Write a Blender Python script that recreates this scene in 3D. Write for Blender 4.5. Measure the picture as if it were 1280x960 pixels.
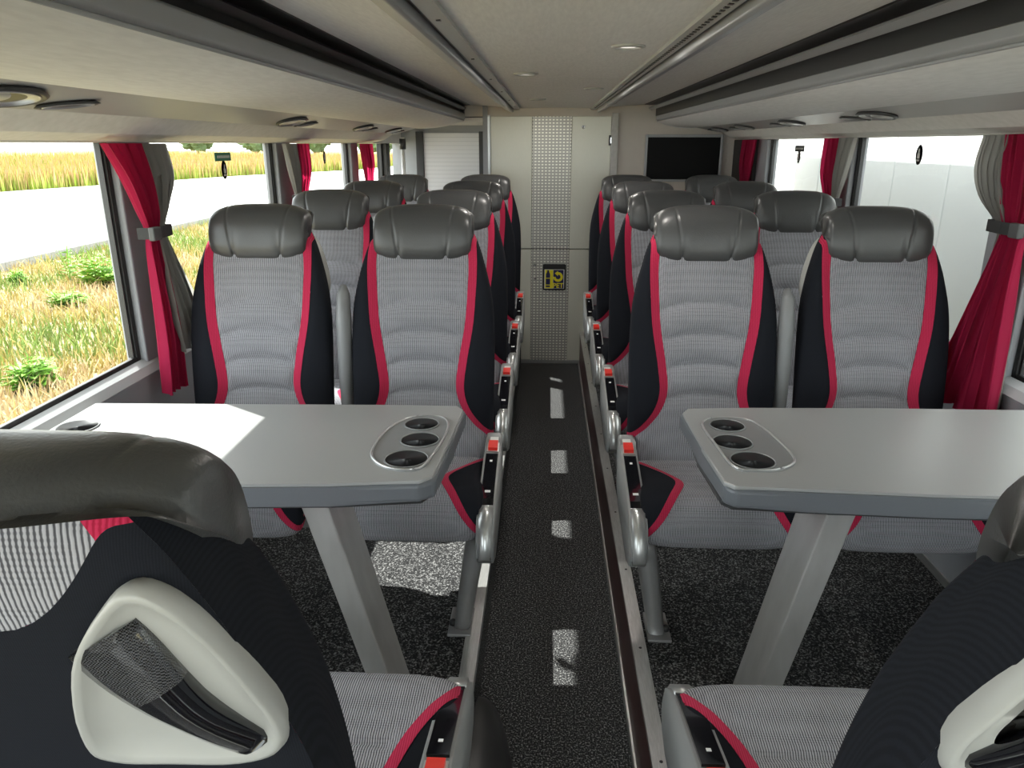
import bpy, bmesh, math, random
import numpy as np
from mathutils import Vector, Matrix

for o in list(bpy.data.objects): bpy.data.objects.remove(o)
SC = bpy.context.scene
COL = SC.collection
# ------------------------------------------------------------------ camera
F_PX, VPX, VPY, EYE = 930.0, 685.0, 180.0, 1.65
TH = math.atan((480 - VPY) / F_PX)
PS = math.atan((VPX - 640) * math.cos(TH) / F_PX)
cam = bpy.data.cameras.new('camera'); cam_o = bpy.data.objects.new('camera', cam); COL.objects.link(cam_o)
cam_o.location = (0, 0, EYE); cam_o.rotation_euler = (math.pi / 2 - TH, 0, PS)
cam.sensor_fit = 'HORIZONTAL'; cam.sensor_width = 36.0; cam.lens = 36.0 * F_PX / 1280.0
cam.clip_start = 0.02; cam.clip_end = 2000
SC.camera = cam_o
# ------------------------------------------------------------------ light
SUN_DIR = Vector((1, -0.69, -1.14)).normalized()
world = bpy.data.worlds.new('sky'); SC.world = world; world.use_nodes = True
bg = world.node_tree.nodes['Background']; bg.inputs[0].default_value = (0.93, 0.97, 1.0, 1); bg.inputs[1].default_value = 3.0
sl = bpy.data.lights.new('sun', 'SUN'); sl.energy = 9.0; sl.angle = math.radians(0.6); sl.color = (1, 0.97, 0.92)
so = bpy.data.objects.new('sun', sl); COL.objects.link(so); so.rotation_euler = SUN_DIR.to_track_quat('-Z', 'Y').to_euler(); so.location = (-20, 12, 25)
vs = SC.view_settings; vs.view_transform = 'Standard'; vs.look = 'None'; vs.gamma = 1.0; vs.exposure = 0.85; vs.use_curve_mapping = False
SC.cycles.use_denoising = True; SC.cycles.max_bounces = 12; SC.cycles.diffuse_bounces = 8; SC.cycles.transparent_max_bounces = 16

# ------------------------------------------------------------------ materials
def nt(name):
    m = bpy.data.materials.new(name); m.use_nodes = True
    return m, m.node_tree.nodes, m.node_tree.links, m.node_tree.nodes['Principled BSDF']
def plain(name, col, rough=0.5, metal=0.0, coat=0.0, spec=0.5, noise=0.0, nscale=20, bump=0.0, bscale=200):
    m, N, L, b = nt(name)
    b.inputs['Base Color'].default_value = (*col, 1); b.inputs['Roughness'].default_value = rough
    b.inputs['Metallic'].default_value = metal; b.inputs['Coat Weight'].default_value = coat
    b.inputs['Specular IOR Level'].default_value = spec
    tc = N.new('ShaderNodeTexCoord')
    if noise:
        n = N.new('ShaderNodeTexNoise'); n.inputs['Scale'].default_value = nscale; n.inputs['Detail'].default_value = 3
        L.new(tc.outputs['Object'], n.inputs['Vector'])
        mx = N.new('ShaderNodeMix'); mx.data_type = 'RGBA'
        mx.inputs[6].default_value = (*[c * (1 - noise) for c in col], 1); mx.inputs[7].default_value = (*[min(1, c * (1 + noise)) for c in col], 1)
        L.new(n.outputs['Fac'], mx.inputs[0]); L.new(mx.outputs[2], b.inputs['Base Color'])
    if bump:
        n2 = N.new('ShaderNodeTexNoise'); n2.inputs['Scale'].default_value = bscale; n2.inputs['Detail'].default_value = 2
        L.new(tc.outputs['Object'], n2.inputs['Vector'])
        bp = N.new('ShaderNodeBump'); bp.inputs['Strength'].default_value = bump; bp.inputs['Distance'].default_value = 0.002
        L.new(n2.outputs['Fac'], bp.inputs['Height']); L.new(bp.outputs['Normal'], b.inputs['Normal'])
    return m
def woven(name, light, dark, sx=52, sz=40, bump=0.5, sharp=0.5, rough=0.95, sheen=0.06):
    """ribbed knit: vertical ribs broken up by a finer cross weave"""
    m, N, L, b = nt(name)
    b.inputs['Roughness'].default_value = rough; b.inputs['Specular IOR Level'].default_value = 0.15
    b.inputs['Sheen Weight'].default_value = sheen
    tc = N.new('ShaderNodeTexCoord')
    def wave(direction, sc, dist):
        w = N.new('ShaderNodeTexWave'); w.wave_type = 'BANDS'; w.bands_direction = direction
        w.inputs['Scale'].default_value = sc; w.inputs['Distortion'].default_value = dist
        w.inputs['Detail'].default_value = 1; w.inputs['Detail Scale'].default_value = 1.5
        L.new(tc.outputs['Object'], w.inputs['Vector']); return w
    a = wave('X', sx, 0.9); c = wave('Z', sz, 0.9); d = wave('Y', sz, 0.9)
    mu = N.new('ShaderNodeMath'); mu.operation = 'MAXIMUM'; L.new(c.outputs['Fac'], mu.inputs[0]); L.new(d.outputs['Fac'], mu.inputs[1])
    mm = N.new('ShaderNodeMath'); mm.operation = 'MULTIPLY_ADD'; L.new(mu.outputs[0], mm.inputs[0]); mm.inputs[1].default_value = 0.5; mm.inputs[2].default_value = 0.5
    m2 = N.new('ShaderNodeMath'); m2.operation = 'MULTIPLY'; L.new(a.outputs['Fac'], m2.inputs[0]); L.new(mm.outputs[0], m2.inputs[1])
    n = N.new('ShaderNodeTexNoise'); n.inputs['Scale'].default_value = 6; n.inputs['Detail'].default_value = 6; L.new(tc.outputs['Object'], n.inputs['Vector'])
    m3 = N.new('ShaderNodeMath'); m3.operation = 'MULTIPLY_ADD'; L.new(n.outputs['Fac'], m3.inputs[0]); m3.inputs[1].default_value = 0.35; m3.inputs[2].default_value = -0.17
    m4 = N.new('ShaderNodeMath'); m4.operation = 'ADD'; L.new(m2.outputs[0], m4.inputs[0]); L.new(m3.outputs[0], m4.inputs[1])
    r = N.new('ShaderNodeValToRGB'); r.color_ramp.elements[0].position = 0.12; r.color_ramp.elements[0].color = (*dark, 1)
    r.color_ramp.elements[1].position = sharp; r.color_ramp.elements[1].color = (*light, 1)
    L.new(m4.outputs[0], r.inputs['Fac']); L.new(r.outputs['Color'], b.inputs['Base Color'])
    bp = N.new('ShaderNodeBump'); bp.inputs['Strength'].default_value = bump; bp.inputs['Distance'].default_value = 0.0015
    L.new(m2.outputs[0], bp.inputs['Height']); L.new(bp.outputs['Normal'], b.inputs['Normal'])
    return m
def ramp_noise(name, stops, scale, detail=4, rough=0.95, bump=0.0, stretch=(1, 1, 1), dist=0.01, metal=0.0, spec=0.3):
    m, N, L, b = nt(name)
    b.inputs['Roughness'].default_value = rough; b.inputs['Metallic'].default_value = metal; b.inputs['Specular IOR Level'].default_value = spec
    tc = N.new('ShaderNodeTexCoord'); mp = N.new('ShaderNodeMapping'); mp.inputs['Scale'].default_value = stretch
    L.new(tc.outputs['Object'], mp.inputs['Vector'])
    n = N.new('ShaderNodeTexNoise'); n.inputs['Scale'].default_value = scale; n.inputs['Detail'].default_value = detail
    L.new(mp.outputs[0], n.inputs['Vector'])
    r = N.new('ShaderNodeValToRGB'); e = r.color_ramp.elements
    while len(e) < len(stops): e.new(0.5)
    for i, (p, c) in enumerate(stops): e[i].position = p; e[i].color = (*c, 1)
    L.new(n.outputs['Fac'], r.inputs['Fac']); L.new(r.outputs['Color'], b.inputs['Base Color'])
    if bump:
        bp = N.new('ShaderNodeBump'); bp.inputs['Strength'].default_value = bump; bp.inputs['Distance'].default_value = dist
        L.new(n.outputs['Fac'], bp.inputs['Height']); L.new(bp.outputs['Normal'], b.inputs['Normal'])
    return m
M = {}
M['grey_fabric'] = woven('grey_ribbed_fabric', (0.38, 0.38, 0.41), (0.075, 0.075, 0.085), 72, 64, 0.6)
M['black_fabric'] = woven('black_knit_fabric', (0.0125, 0.014, 0.019), (0.009, 0.010, 0.0135), 170, 150, 0.02, 0.7, 0.95, 0.0)
M['red_fabric'] = woven('crimson_fabric', (0.50, 0.030, 0.085), (0.34, 0.014, 0.045), 80, 80, 0.3, 0.6)
M['leather'] = plain('grey_leather', (0.058, 0.059, 0.060), 0.33, spec=0.5, noise=0.12, nscale=12, bump=0.18, bscale=260)
M['seam'] = plain('seam_thread', (0.03, 0.03, 0.03), 0.7)
M['grey_plastic'] = plain('grey_plastic', (0.20, 0.205, 0.21), 0.42, noise=0.04, bump=0.05, bscale=900)
M['dark_plastic'] = plain('dark_plastic', (0.03, 0.031, 0.033), 0.4)
M['light_plastic'] = plain('light_grey_plastic', (0.40, 0.40, 0.38), 0.38, noise=0.03)
M['gloss_black'] = plain('gloss_black', (0.006, 0.006, 0.008), 0.08, coat=0.6)
M['silver'] = plain('silver_paint', (0.55, 0.56, 0.56), 0.3, metal=0.7)
M['chrome'] = plain('chrome', (0.8, 0.8, 0.8), 0.12, metal=1.0)
M['alu'] = ramp_noise('brushed_aluminium', [(0.3, (0.52, 0.52, 0.51)), (0.7, (0.66, 0.66, 0.65))], 60, 3, 0.34, stretch=(8, 0.4, 8), metal=0.85)
M['cast'] = plain('cast_aluminium', (0.34, 0.34, 0.34), 0.42, metal=0.5, noise=0.08)
M['button_red'] = plain('buckle_red', (0.75, 0.03, 0.02), 0.3)
M['white'] = plain('white_print', (0.8, 0.8, 0.8), 0.5)
M['label_grey'] = plain('label_grey', (0.62, 0.62, 0.60), 0.5)
M['table'] = plain('table_laminate', (0.30, 0.305, 0.305), 0.38, noise=0.05, nscale=500, bump=0.1, bscale=700)
M['table_edge'] = plain('table_edge', (0.125, 0.135, 0.15), 0.42, noise=0.05, nscale=300)
M['steel_leg'] = ramp_noise('steel_leg', [(0.3, (0.50, 0.49, 0.48)), (0.7, (0.64, 0.63, 0.62))], 14, 4, 0.30, stretch=(1, 1, 0.3), metal=0.55)
M['carpet'] = ramp_noise('black_carpet', [(0.40, (0.010, 0.010, 0.011)), (0.54, (0.038, 0.038, 0.039)), (0.68, (0.26, 0.26, 0.26))], 190, 2, 1.0, bump=0.9, dist=0.004)
M['wood_trim'] = ramp_noise('dark_red_wood', [(0.3, (0.03, 0.010, 0.010)), (0.7, (0.085, 0.026, 0.024))], 14, 4, 0.35, stretch=(6, 0.5, 6))
M['ceil'] = ramp_noise('ceiling_fabric', [(0.3, (0.62, 0.61, 0.60)), (0.7, (0.70, 0.69, 0.675))], 26, 4, 0.85, stretch=(5, 0.7, 5))
M['rack_fabric'] = ramp_noise('rack_fabric', [(0.3, (0.64, 0.64, 0.63)), (0.7, (0.72, 0.72, 0.71))], 22, 5, 0.8, stretch=(4, 0.8, 4))
M['lip'] = plain('rack_lip_grey', (0.27, 0.275, 0.285), 0.4, noise=0.03)
M['strip'] = plain('service_strip_grey', (0.33, 0.325, 0.325), 0.45, noise=0.03)
M['valance'] = ramp_noise('valance_felt', [(0.3, (0.55, 0.535, 0.50)), (0.7, (0.62, 0.60, 0.57))], 40, 4, 0.9)
M['channel'] = plain('channel_black', (0.012, 0.012, 0.013), 0.35)
M['wall_trim'] = plain('wall_grey_trim', (0.29, 0.30, 0.32), 0.5, noise=0.04)
M['sill'] = plain('window_sill_grey', (0.42, 0.43, 0.44), 0.4)
M['rubber'] = plain('black_rubber', (0.012, 0.012, 0.012), 0.5)
M['cream'] = plain('cream_laminate', (0.62, 0.56, 0.49), 0.5, noise=0.03)
M['door_metal'] = ramp_noise('satin_door', [(0.3, (0.64, 0.63, 0.54)), (0.7, (0.68, 0.67, 0.58))], 120, 3, 0.35, stretch=(10, 1, 0.4), metal=0.25)
M['tv'] = plain('screen_black', (0.005, 0.005, 0.005), 0.5, spec=0.15)
M['red_cloth'] = None
def cloth(name, col, tl):
    m, N, L, b = nt(name)
    b.inputs['Base Color'].default_value = (*col, 1); b.inputs['Roughness'].default_value = 0.8; b.inputs['Specular IOR Level'].default_value = 0.2
    b.inputs['Sheen Weight'].default_value = 0.1
    t = N.new('ShaderNodeBsdfTranslucent'); t.inputs[0].default_value = (*tl, 1)
    mx = N.new('ShaderNodeMixShader'); mx.inputs[0].default_value = 0.45
    L.new(b.outputs[0], mx.inputs[1]); L.new(t.outputs[0], mx.inputs[2]); L.new(mx.outputs[0], N['Material Output'].inputs[0])
    return m
M['red_cloth'] = cloth('crimson_curtain_cloth', (0.42, 0.015, 0.070), (0.6, 0.022, 0.10))
M['grey_cloth'] = cloth('grey_curtain_cloth', (0.33, 0.32, 0.30), (0.4, 0.39, 0.36))
def glass():
    m, N, L, b = nt('window_glass')
    t = N.new('ShaderNodeBsdfTransparent'); t.inputs[0].default_value = (0.93, 0.97, 0.95, 1)
    g = N.new('ShaderNodeBsdfGlossy'); g.inputs['Roughness'].default_value = 0.0
    mx = N.new('ShaderNodeMixShader'); mx.inputs[0].default_value = 0.05
    L.new(t.outputs[0], mx.inputs[1]); L.new(g.outputs[0], mx.inputs[2]); L.new(mx.outputs[0], N['Material Output'].inputs[0])
    return m
M['glass'] = glass()
def carbon():
    m, N, L, b = nt('carbon_weave')
    tc = N.new('ShaderNodeTexCoord'); ch = N.new('ShaderNodeTexChecker'); ch.inputs['Scale'].default_value = 800
    ch.inputs[1].default_value = (0.012, 0.012, 0.013, 1); ch.inputs[2].default_value = (0.08, 0.08, 0.085, 1)
    L.new(tc.outputs['Object'], ch.inputs['Vector']); L.new(ch.outputs['Color'], b.inputs['Base Color'])
    b.inputs['Roughness'].default_value = 0.12; b.inputs['Coat Weight'].default_value = 0.8
    return m
M['carbon'] = carbon()
M['panel_grey'] = plain('panel_grey', (0.25, 0.255, 0.255), 0.38, noise=0.03)
M['cup_black'] = plain('cup_black', (0.005, 0.005, 0.006), 0.3, spec=0.3)
M['strap'] = plain('strap_grey', (0.075, 0.078, 0.08), 0.5)
def perforated():
    m, N, L, b = nt('perforated_steel')
    tc = N.new('ShaderNodeTexCoord'); sp = N.new('ShaderNodeSeparateXYZ'); L.new(tc.outputs['Object'], sp.inputs[0])
    def frac(out, k):
        a = N.new('ShaderNodeMath'); a.operation = 'MULTIPLY'; a.inputs[1].default_value = k; L.new(out, a.inputs[0])
        f = N.new('ShaderNodeMath'); f.operation = 'FRACT'; L.new(a.outputs[0], f.inputs[0])
        s = N.new('ShaderNodeMath'); s.operation = 'SUBTRACT'; s.inputs[1].default_value = 0.5; L.new(f.outputs[0], s.inputs[0])
        p = N.new('ShaderNodeMath'); p.operation = 'ABSOLUTE'; L.new(s.outputs[0], p.inputs[0]); return p.outputs[0]
    fx = frac(sp.outputs[0], 1 / 0.0255); fz = frac(sp.outputs[2], 1 / 0.022)
    lx = N.new('ShaderNodeMath'); lx.operation = 'LESS_THAN'; lx.inputs[1].default_value = 0.27; L.new(fx, lx.inputs[0])
    lz = N.new('ShaderNodeMath'); lz.operation = 'LESS_THAN'; lz.inputs[1].default_value = 0.2; L.new(fz, lz.inputs[0])
    mu = N.new('ShaderNodeMath'); mu.operation = 'MULTIPLY'; L.new(lx.outputs[0], mu.inputs[0]); L.new(lz.outputs[0], mu.inputs[1])
    mx = N.new('ShaderNodeMix'); mx.data_type = 'RGBA'; mx.inputs[6].default_value = (0.42, 0.41, 0.37, 1); mx.inputs[7].default_value = (0.95, 0.93, 0.84, 1)  # pale dot colour paints in the light at the holes
    L.new(mu.outputs[0], mx.inputs[0]); L.new(mx.outputs[2], b.inputs['Base Color'])
    b.inputs['Roughness'].default_value = 0.35; b.inputs['Metallic'].default_value = 0.35
    return m
M['perf'] = perforated()
M['shutter'] = plain('shutter_silver', (0.62, 0.62, 0.63), 0.35, metal=0.3)
M['yellow'] = plain('sign_yellow', (0.85, 0.75, 0.02), 0.5)
M['navy'] = plain('sign_navy', (0.015, 0.015, 0.09), 0.5)
M['green_sign'] = plain('sticker_green', (0.03, 0.16, 0.09), 0.5)
M['facade'] = plain('white_cladding', (0.60, 0.615, 0.62), 0.5, noise=0.02)
M['facade_low'] = plain('grey_cladding', (0.70, 0.715, 0.72), 0.5, noise=0.02)
M['road'] = plain('pale_road', (0.62, 0.61, 0.58), 0.9, noise=0.05, nscale=2)
M['kerb'] = plain('kerb_stone', (0.27, 0.27, 0.26), 0.9, noise=0.15, nscale=6)
M['soil'] = ramp_noise('verge_soil', [(0.30, (0.10, 0.12, 0.035)), (0.48, (0.26, 0.21, 0.11)), (0.62, (0.36, 0.28, 0.16)), (0.75, (0.17, 0.19, 0.06))], 1.6, 8, 1.0)
M['field'] = ramp_noise('field_soil', [(0.3, (0.20, 0.17, 0.06)), (0.7, (0.33, 0.26, 0.11))], 0.6, 6, 1.0)
def attr_mat(name):
    m, N, L, b = nt(name); a = N.new('ShaderNodeAttribute'); a.attribute_name = 'Col'
    L.new(a.outputs['Color'], b.inputs['Base Color']); b.inputs['Roughness'].default_value = 0.9; b.inputs['Specular IOR Level'].default_value = 0.1
    return m
M['blade'] = attr_mat('grass_blade')
M['leaf'] = plain('weed_leaf', (0.16, 0.33, 0.03), 0.7, noise=0.3, nscale=9)
M['crown'] = plain('tree_crown', (0.10, 0.15, 0.07), 0.9, noise=0.4, nscale=0.5)
M['bark'] = plain('bark', (0.12, 0.09, 0.06), 0.9)
M['lamp_lens'] = plain('lamp_lens', (0.75, 0.74, 0.70), 0.25)
M['lamp_lens'].node_tree.nodes['Principled BSDF'].inputs['Emission Color'].default_value = (1, 0.95, 0.88, 1)
M['lamp_lens'].node_tree.nodes['Principled BSDF'].inputs['Emission Strength'].default_value = 0.5

# ------------------------------------------------------------------ helpers
def link(o, parent=None):
    COL.objects.link(o)
    if parent is not None: o.parent = parent
    return o
def mk(name, verts, faces, mat, parent=None, smooth=True):
    me = bpy.data.meshes.new(name); me.from_pydata([tuple(map(float, v)) for v in verts], [], faces); me.update()
    me.materials.append(M[mat] if isinstance(mat, str) else mat)
    if smooth: me.polygons.foreach_set('use_smooth', [True] * len(me.polygons))
    return link(bpy.data.objects.new(name, me), parent)
def from_bm(name, bm, mat, parent=None, smooth=False):
    bmesh.ops.recalc_face_normals(bm, faces=bm.faces)
    me = bpy.data.meshes.new(name); bm.to_mesh(me); bm.free(); me.materials.append(M[mat])
    if smooth: me.polygons.foreach_set('use_smooth', [True] * len(me.polygons))
    return link(bpy.data.objects.new(name, me), parent)
def tag(o, label=None, cat=None, group=None, kind=None):
    if label: o['label'] = label
    if cat: o['category'] = cat
    if group: o['group'] = group
    if kind: o['kind'] = kind
    return o
def empty(name, loc=(0, 0, 0), rz=0.0):
    o = bpy.data.objects.new(name, None); o.empty_display_size = 0.1; COL.objects.link(o); o.location = loc; o.rotation_euler = (0, 0, rz); return o
def struct(o): o['kind'] = 'structure'; return o
def box(name, lo, hi, mat, parent=None, bevel=0.0, seg=2):
    bm = bmesh.new(); bmesh.ops.create_cube(bm, size=1)
    lo, hi = Vector(lo), Vector(hi)
    for v in bm.verts: v.co = Vector([(lo[i] + hi[i]) / 2 + v.co[i] * (hi[i] - lo[i]) for i in range(3)])
    if bevel: bmesh.ops.bevel(bm, geom=bm.edges[:], offset=bevel, segments=seg, affect='EDGES', profile=0.5)
    return from_bm(name, bm, mat, parent, False)
def grid_faces(nr, nc, closed_c=False, flip=False):
    fs = []
    for i in range(nr - 1):
        for j in range(nc - (0 if closed_c else 1)):
            a, b_, c, d = i * nc + j, i * nc + (j + 1) % nc, (i + 1) * nc + (j + 1) % nc, (i + 1) * nc + j
            fs.append((a, d, c, b_) if flip else (a, b_, c, d))
    return fs
def extrude_y(name, prof, y0, y1, mat, parent=None, bevel=0.0, ny=1, smooth=False):
    """closed polygon in x,z run along y"""
    bm = bmesh.new(); ys = [y0 + (y1 - y0) * i / ny for i in range(ny + 1)]
    rings = [[bm.verts.new((x, y, z)) for x, z in prof] for y in ys]
    n = len(prof)
    for a, b_ in zip(rings[:-1], rings[1:]):
        for i in range(n): bm.faces.new((a[i], a[(i + 1) % n], b_[(i + 1) % n], b_[i]))
    bm.faces.new(rings[0]); bm.faces.new(rings[-1])
    if bevel: bmesh.ops.bevel(bm, geom=[e for e in bm.edges if abs(e.verts[0].co.y - e.verts[1].co.y) > 1e-4], offset=bevel, segments=3, affect='EDGES', profile=0.5)
    return from_bm(name, bm, mat, parent, smooth)
def thick(pts, t):
    """open polyline x,z -> closed polygon of thickness t on its upper side"""
    return list(pts) + [(x, z + t) for x, z in reversed(pts)]
def extrude_poly(name, pts, z0, z1, mat, parent=None, bevel=0.0, seg=3, axis='z'):
    bm = bmesh.new()
    def P(a, b_, c): return (a, b_, c) if axis == 'z' else ((a, c, b_) if axis == 'y' else (c, a, b_))
    lo = [bm.verts.new(P(x, y, z0)) for x, y in pts]; hi = [bm.verts.new(P(x, y, z1)) for x, y in pts]
    n = len(pts); bm.faces.new(lo[::-1]); bm.faces.new(hi)
    for i in range(n): bm.faces.new((lo[i], lo[(i + 1) % n], hi[(i + 1) % n], hi[i]))
    if bevel: bmesh.ops.bevel(bm, geom=bm.edges[:], offset=bevel, segments=seg, affect='EDGES', profile=0.5)
    return from_bm(name, bm, mat, parent)
def tube(name, pts, r, mat, parent=None, n=10, squash=1.0, closed=False):
    pts = [Vector(p) for p in pts]; V = []; rs = r if hasattr(r, '__len__') else [r] * len(pts)
    up = Vector((0, 0, 1))
    for i, p in enumerate(pts):
        if closed: d = (pts[(i + 1) % len(pts)] - pts[i - 1]).normalized()
        else: d = (pts[min(i + 1, len(pts) - 1)] - pts[max(i - 1, 0)]).normalized()
        u = Vector((1, 0, 0)) if abs(d.x) < 0.9 else Vector((0, 1, 0))
        a = d.cross(u).normalized(); b_ = d.cross(a)
        for k in range(n):
            t = 2 * math.pi * k / n; V.append(p + (a * math.cos(t) + b_ * math.sin(t) * squash) * rs[i])
    F = grid_faces(len(pts), n, True)
    if closed:
        m = len(pts); F += [((m - 1) * n + k, (m - 1) * n + (k + 1) % n, (k + 1) % n, k) for k in range(n)]
    else:
        F += [tuple(range(n))[::-1], tuple(range((len(pts) - 1) * n, len(pts) * n))]
    return mk(name, V, F, mat, parent)
def lathe(name, prof, mat, parent=None, n=32, loc=(0, 0, 0), rot=None, sx=1.0, sy=1.0):
    V = []
    for r, z in prof:
        for k in range(n):
            t = 2 * math.pi * k / n; V.append(Vector((r * math.cos(t) * sx, r * math.sin(t) * sy, z)))
    if rot is not None: V = [rot @ v for v in V]
    V = [v + Vector(loc) for v in V]
    F = grid_faces(len(prof), n, True)
    if prof[0][0] > 0: F.append(tuple(range(n))[::-1])
    if prof[-1][0] > 0: F.append(tuple(range((len(prof) - 1) * n, len(prof) * n)))
    return mk(name, V, F, mat, parent)
def copy_tree(o, parent=None):
    c = o.copy(); COL.objects.link(c); c.parent = parent
    for ch in list(o.children): copy_tree(ch, c)
    return c
def smooth_closed(pts, n=6):
    out = []; m = len(pts)
    for i in range(m):
        p0, p1, p2, p3 = [np.array(pts[(i + k - 1) % m], float) for k in range(4)]
        for j in range(n):
            t = j / n
            out.append(tuple(0.5 * (2 * p1 + (p2 - p0) * t + (2 * p0 - 5 * p1 + 4 * p2 - p3) * t * t + (3 * p1 - p0 - 3 * p2 + p3) * t ** 3)))
    return out
def ss(a, b_, x): t = min(1, max(0, (x - a) / (b_ - a))); return t * t * (3 - 2 * t)
def curve(keys):
    xs = np.array([k[0] for k in keys]); vs_ = np.array([k[1] for k in keys])
    def f(x):
        i = int(np.clip(np.searchsorted(xs, x) - 1, 0, len(xs) - 2)); t = (x - xs[i]) / (xs[i + 1] - xs[i]); t = min(1, max(0, t))
        def slope(k):
            if k == 0 or k == len(xs) - 1:
                k2 = max(1, min(len(xs) - 1, k if k else 1)); return (vs_[k2] - vs_[k2 - 1]) / (xs[k2] - xs[k2 - 1])
            return (vs_[k + 1] - vs_[k - 1]) / (xs[k + 1] - xs[k - 1])
        h = xs[i + 1] - xs[i]
        return float(vs_[i] * (2 * t ** 3 - 3 * t * t + 1) + slope(i) * h * (t ** 3 - 2 * t * t + t) + vs_[i + 1] * (-2 * t ** 3 + 3 * t * t) + slope(i + 1) * h * (t ** 3 - t * t))
    return f
def text_mesh(name, s, size, mat, parent, mtx):
    cu = bpy.data.curves.new(name, 'FONT'); cu.body = s; cu.size = size; cu.align_x = 'CENTER'; cu.align_y = 'CENTER'; cu.extrude = 0.0004; cu.offset = size * 0.025
    o = bpy.data.objects.new(name, cu); COL.objects.link(o)
    dg = bpy.context.evaluated_depsgraph_get(); me = bpy.data.meshes.new_from_object(o.evaluated_get(dg))
    bpy.data.objects.remove(o); me.materials.clear(); me.materials.append(M[mat]); me.transform(mtx)
    r = bpy.data.objects.new(name, me); return link(r, parent)

# ------------------------------------------------------------------ structure
P = 0.25                     # platform above the aisle floor
XL, XR = -1.25, 1.34         # inner faces of the side walls
GL, GR = -1.29, 1.38         # glass planes
EL, ER = -0.19, 0.275        # platform edges along the aisle
YF, YB = -1.0, 5.66          # front end, rear cabinet front
struct(box('floor', (EL - 0.02, YF, -0.05), (ER + 0.02, 6.9, 0), 'carpet'))
fl = struct(box('floor_platform', (XL - 0.05, YF, -0.05), (EL, 6.9, P), 'carpet')); 
fr = struct(box('floor_platform', (ER, YF, -0.05), (XR + 0.05, 6.9, P), 'carpet'))
# aluminium nosings and the wooden riser board
struct(extrude_y('trim_1', [(EL - 0.035, P), (EL + 0.004, P), (EL + 0.004, P - 0.03), (EL + 0.008, P - 0.03), (EL + 0.008, P + 0.005), (EL - 0.035, P + 0.005)], YF, YB - 0.02, 'alu'))
struct(extrude_y('trim_2', [(ER - 0.008, P - 0.012), (ER - 0.004, P - 0.012), (ER - 0.004, P), (ER + 0.032, P), (ER + 0.032, P + 0.005), (ER - 0.008, P + 0.005)], YF, YB - 0.02, 'alu'))
struct(extrude_y('trim_3', [(ER - 0.006, 0.012), (ER, 0.012), (ER, P - 0.012), (ER - 0.006, P - 0.012)], YF, YB - 0.02, 'wood_trim'))
struct(extrude_y('trim_4', [(ER - 0.016, 0), (ER, 0), (ER, 0.012), (ER - 0.012, 0.012)], YF, YB - 0.02, 'alu'))
tr = [o for o in COL.objects if o.name == 'trim_2'][0]
for y in np.arange(1.0, 5.5, 0.42):
    lathe('screw', [(0.0, 0.0065), (0.004, 0.006), (0.005, 0.004)], 'dark_plastic', tr, 10, (ER + 0.014, y, P))

# side walls
def side_wall(side):
    s = -1 if side == 'left' else 1
    xi, xg = (XL, GL) if s < 0 else (XR, GR)
    xo = xg + s * 0.04
    zt = 1.655 if s < 0 else 1.678
    edges = [(2.22, 2.43), (3.58, 3.78), (4.95, 5.13)] if s < 0 else [(2.16, 2.38), (3.53, 3.74), (4.88, 5.10)]
    w = struct(extrude_y('wall_' + side, [(xi, P), (xo, P), (xo, 0.985), (xi + s * 0.012, 0.985), (xi, 0.95)], YF, 6.9, 'wall_trim'))
    struct(extrude_y('wall_%s_header' % side, [(xi, zt), (xo, zt - 0.002), (xo, 2.25), (xi, 2.25)], YF, 6.9, 'valance'))
    struct(extrude_y('trim_sill_' + side, [(xi - s * 0.012, 0.962), (xi + s * 0.0, 0.955), (xg - s * 0.012, 0.987), (xg - s * 0.012, 1.0), (xi + s * 0.004, 0.985)], YF, 6.9, 'sill'))
    struct(extrude_y('baseboard_' + side, [(xi - s * 0.006, P), (xi, P), (xi, P + 0.03), (xi - s * 0.006, P + 0.03)], YF, 6.9, 'alu'))
    # pillars
    for k, (a, b_) in enumerate(edges):
        struct(box('trim_pillar_%s_%d' % (side, k + 1), (min(xi + s * 0.012, xo), a, 0.985), (max(xi + s * 0.012, xo), b_, zt), 'wall_trim', None, 0.006))
    ends = [YF] + [v for e in edges for v in e] + ([6.05] if s < 0 else [])
    wins = [(YF, edges[0][0]), (edges[0][1], edges[1][0]), (edges[1][1], edges[2][0])] + ([(edges[2][1], 6.0), (6.12, 6.85)] if s < 0 else [])
    if s < 0: struct(box('trim_pillar_left_4', (GL - 0.04, 6.0, 0.985), (XL, 6.12, zt), 'rubber', None, 0.004))
    else: struct(box('trim_pillar_right_4', (XR - 0.01, 5.10, 0.985), (GR + 0.04, 5.70, zt), 'rubber', None, 0.004))
    for k, (a, b_) in enumerate(wins):
        n = k + 1 + (0 if s < 0 else 5)
        wn = empty('window_%d' % n, (xg, (a + b_) / 2, 0.99)); wn['kind'] = 'structure'
        hy = (b_ - a) / 2; h = zt - 0.99
        g = mk('pane', [(0, -hy, 0), (0, hy, 0), (0, hy, h), (0, -hy, h)], [(0, 1, 2, 3)], 'glass', wn, False)
        t = 0.022
        for nm, lo, hi in (('frame_edge', (-0.008, -hy, 0), (0.008, -hy + t, h)), ('frame_edge', (-0.008, hy - t, 0), (0.008, hy, h)), ('frame_rail', (-0.008, -hy + t, 0), (0.008, hy - t, t))):
            box(nm, lo, hi, 'rubber', wn, 0.003)
        box('bead', (-0.014 if s < 0 else -0.002, hy - t - 0.010, t), (0.002 if s < 0 else 0.014, hy - t - 0.003, h), 'dark_plastic', wn)
side_wall('left'); side_wall('right')
# roof above everything (outer skin)
struct(box('ceiling_roof', (GL - 0.05, YF, 2.2), (GR + 0.05, 6.95, 2.26), 'facade'))
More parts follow.
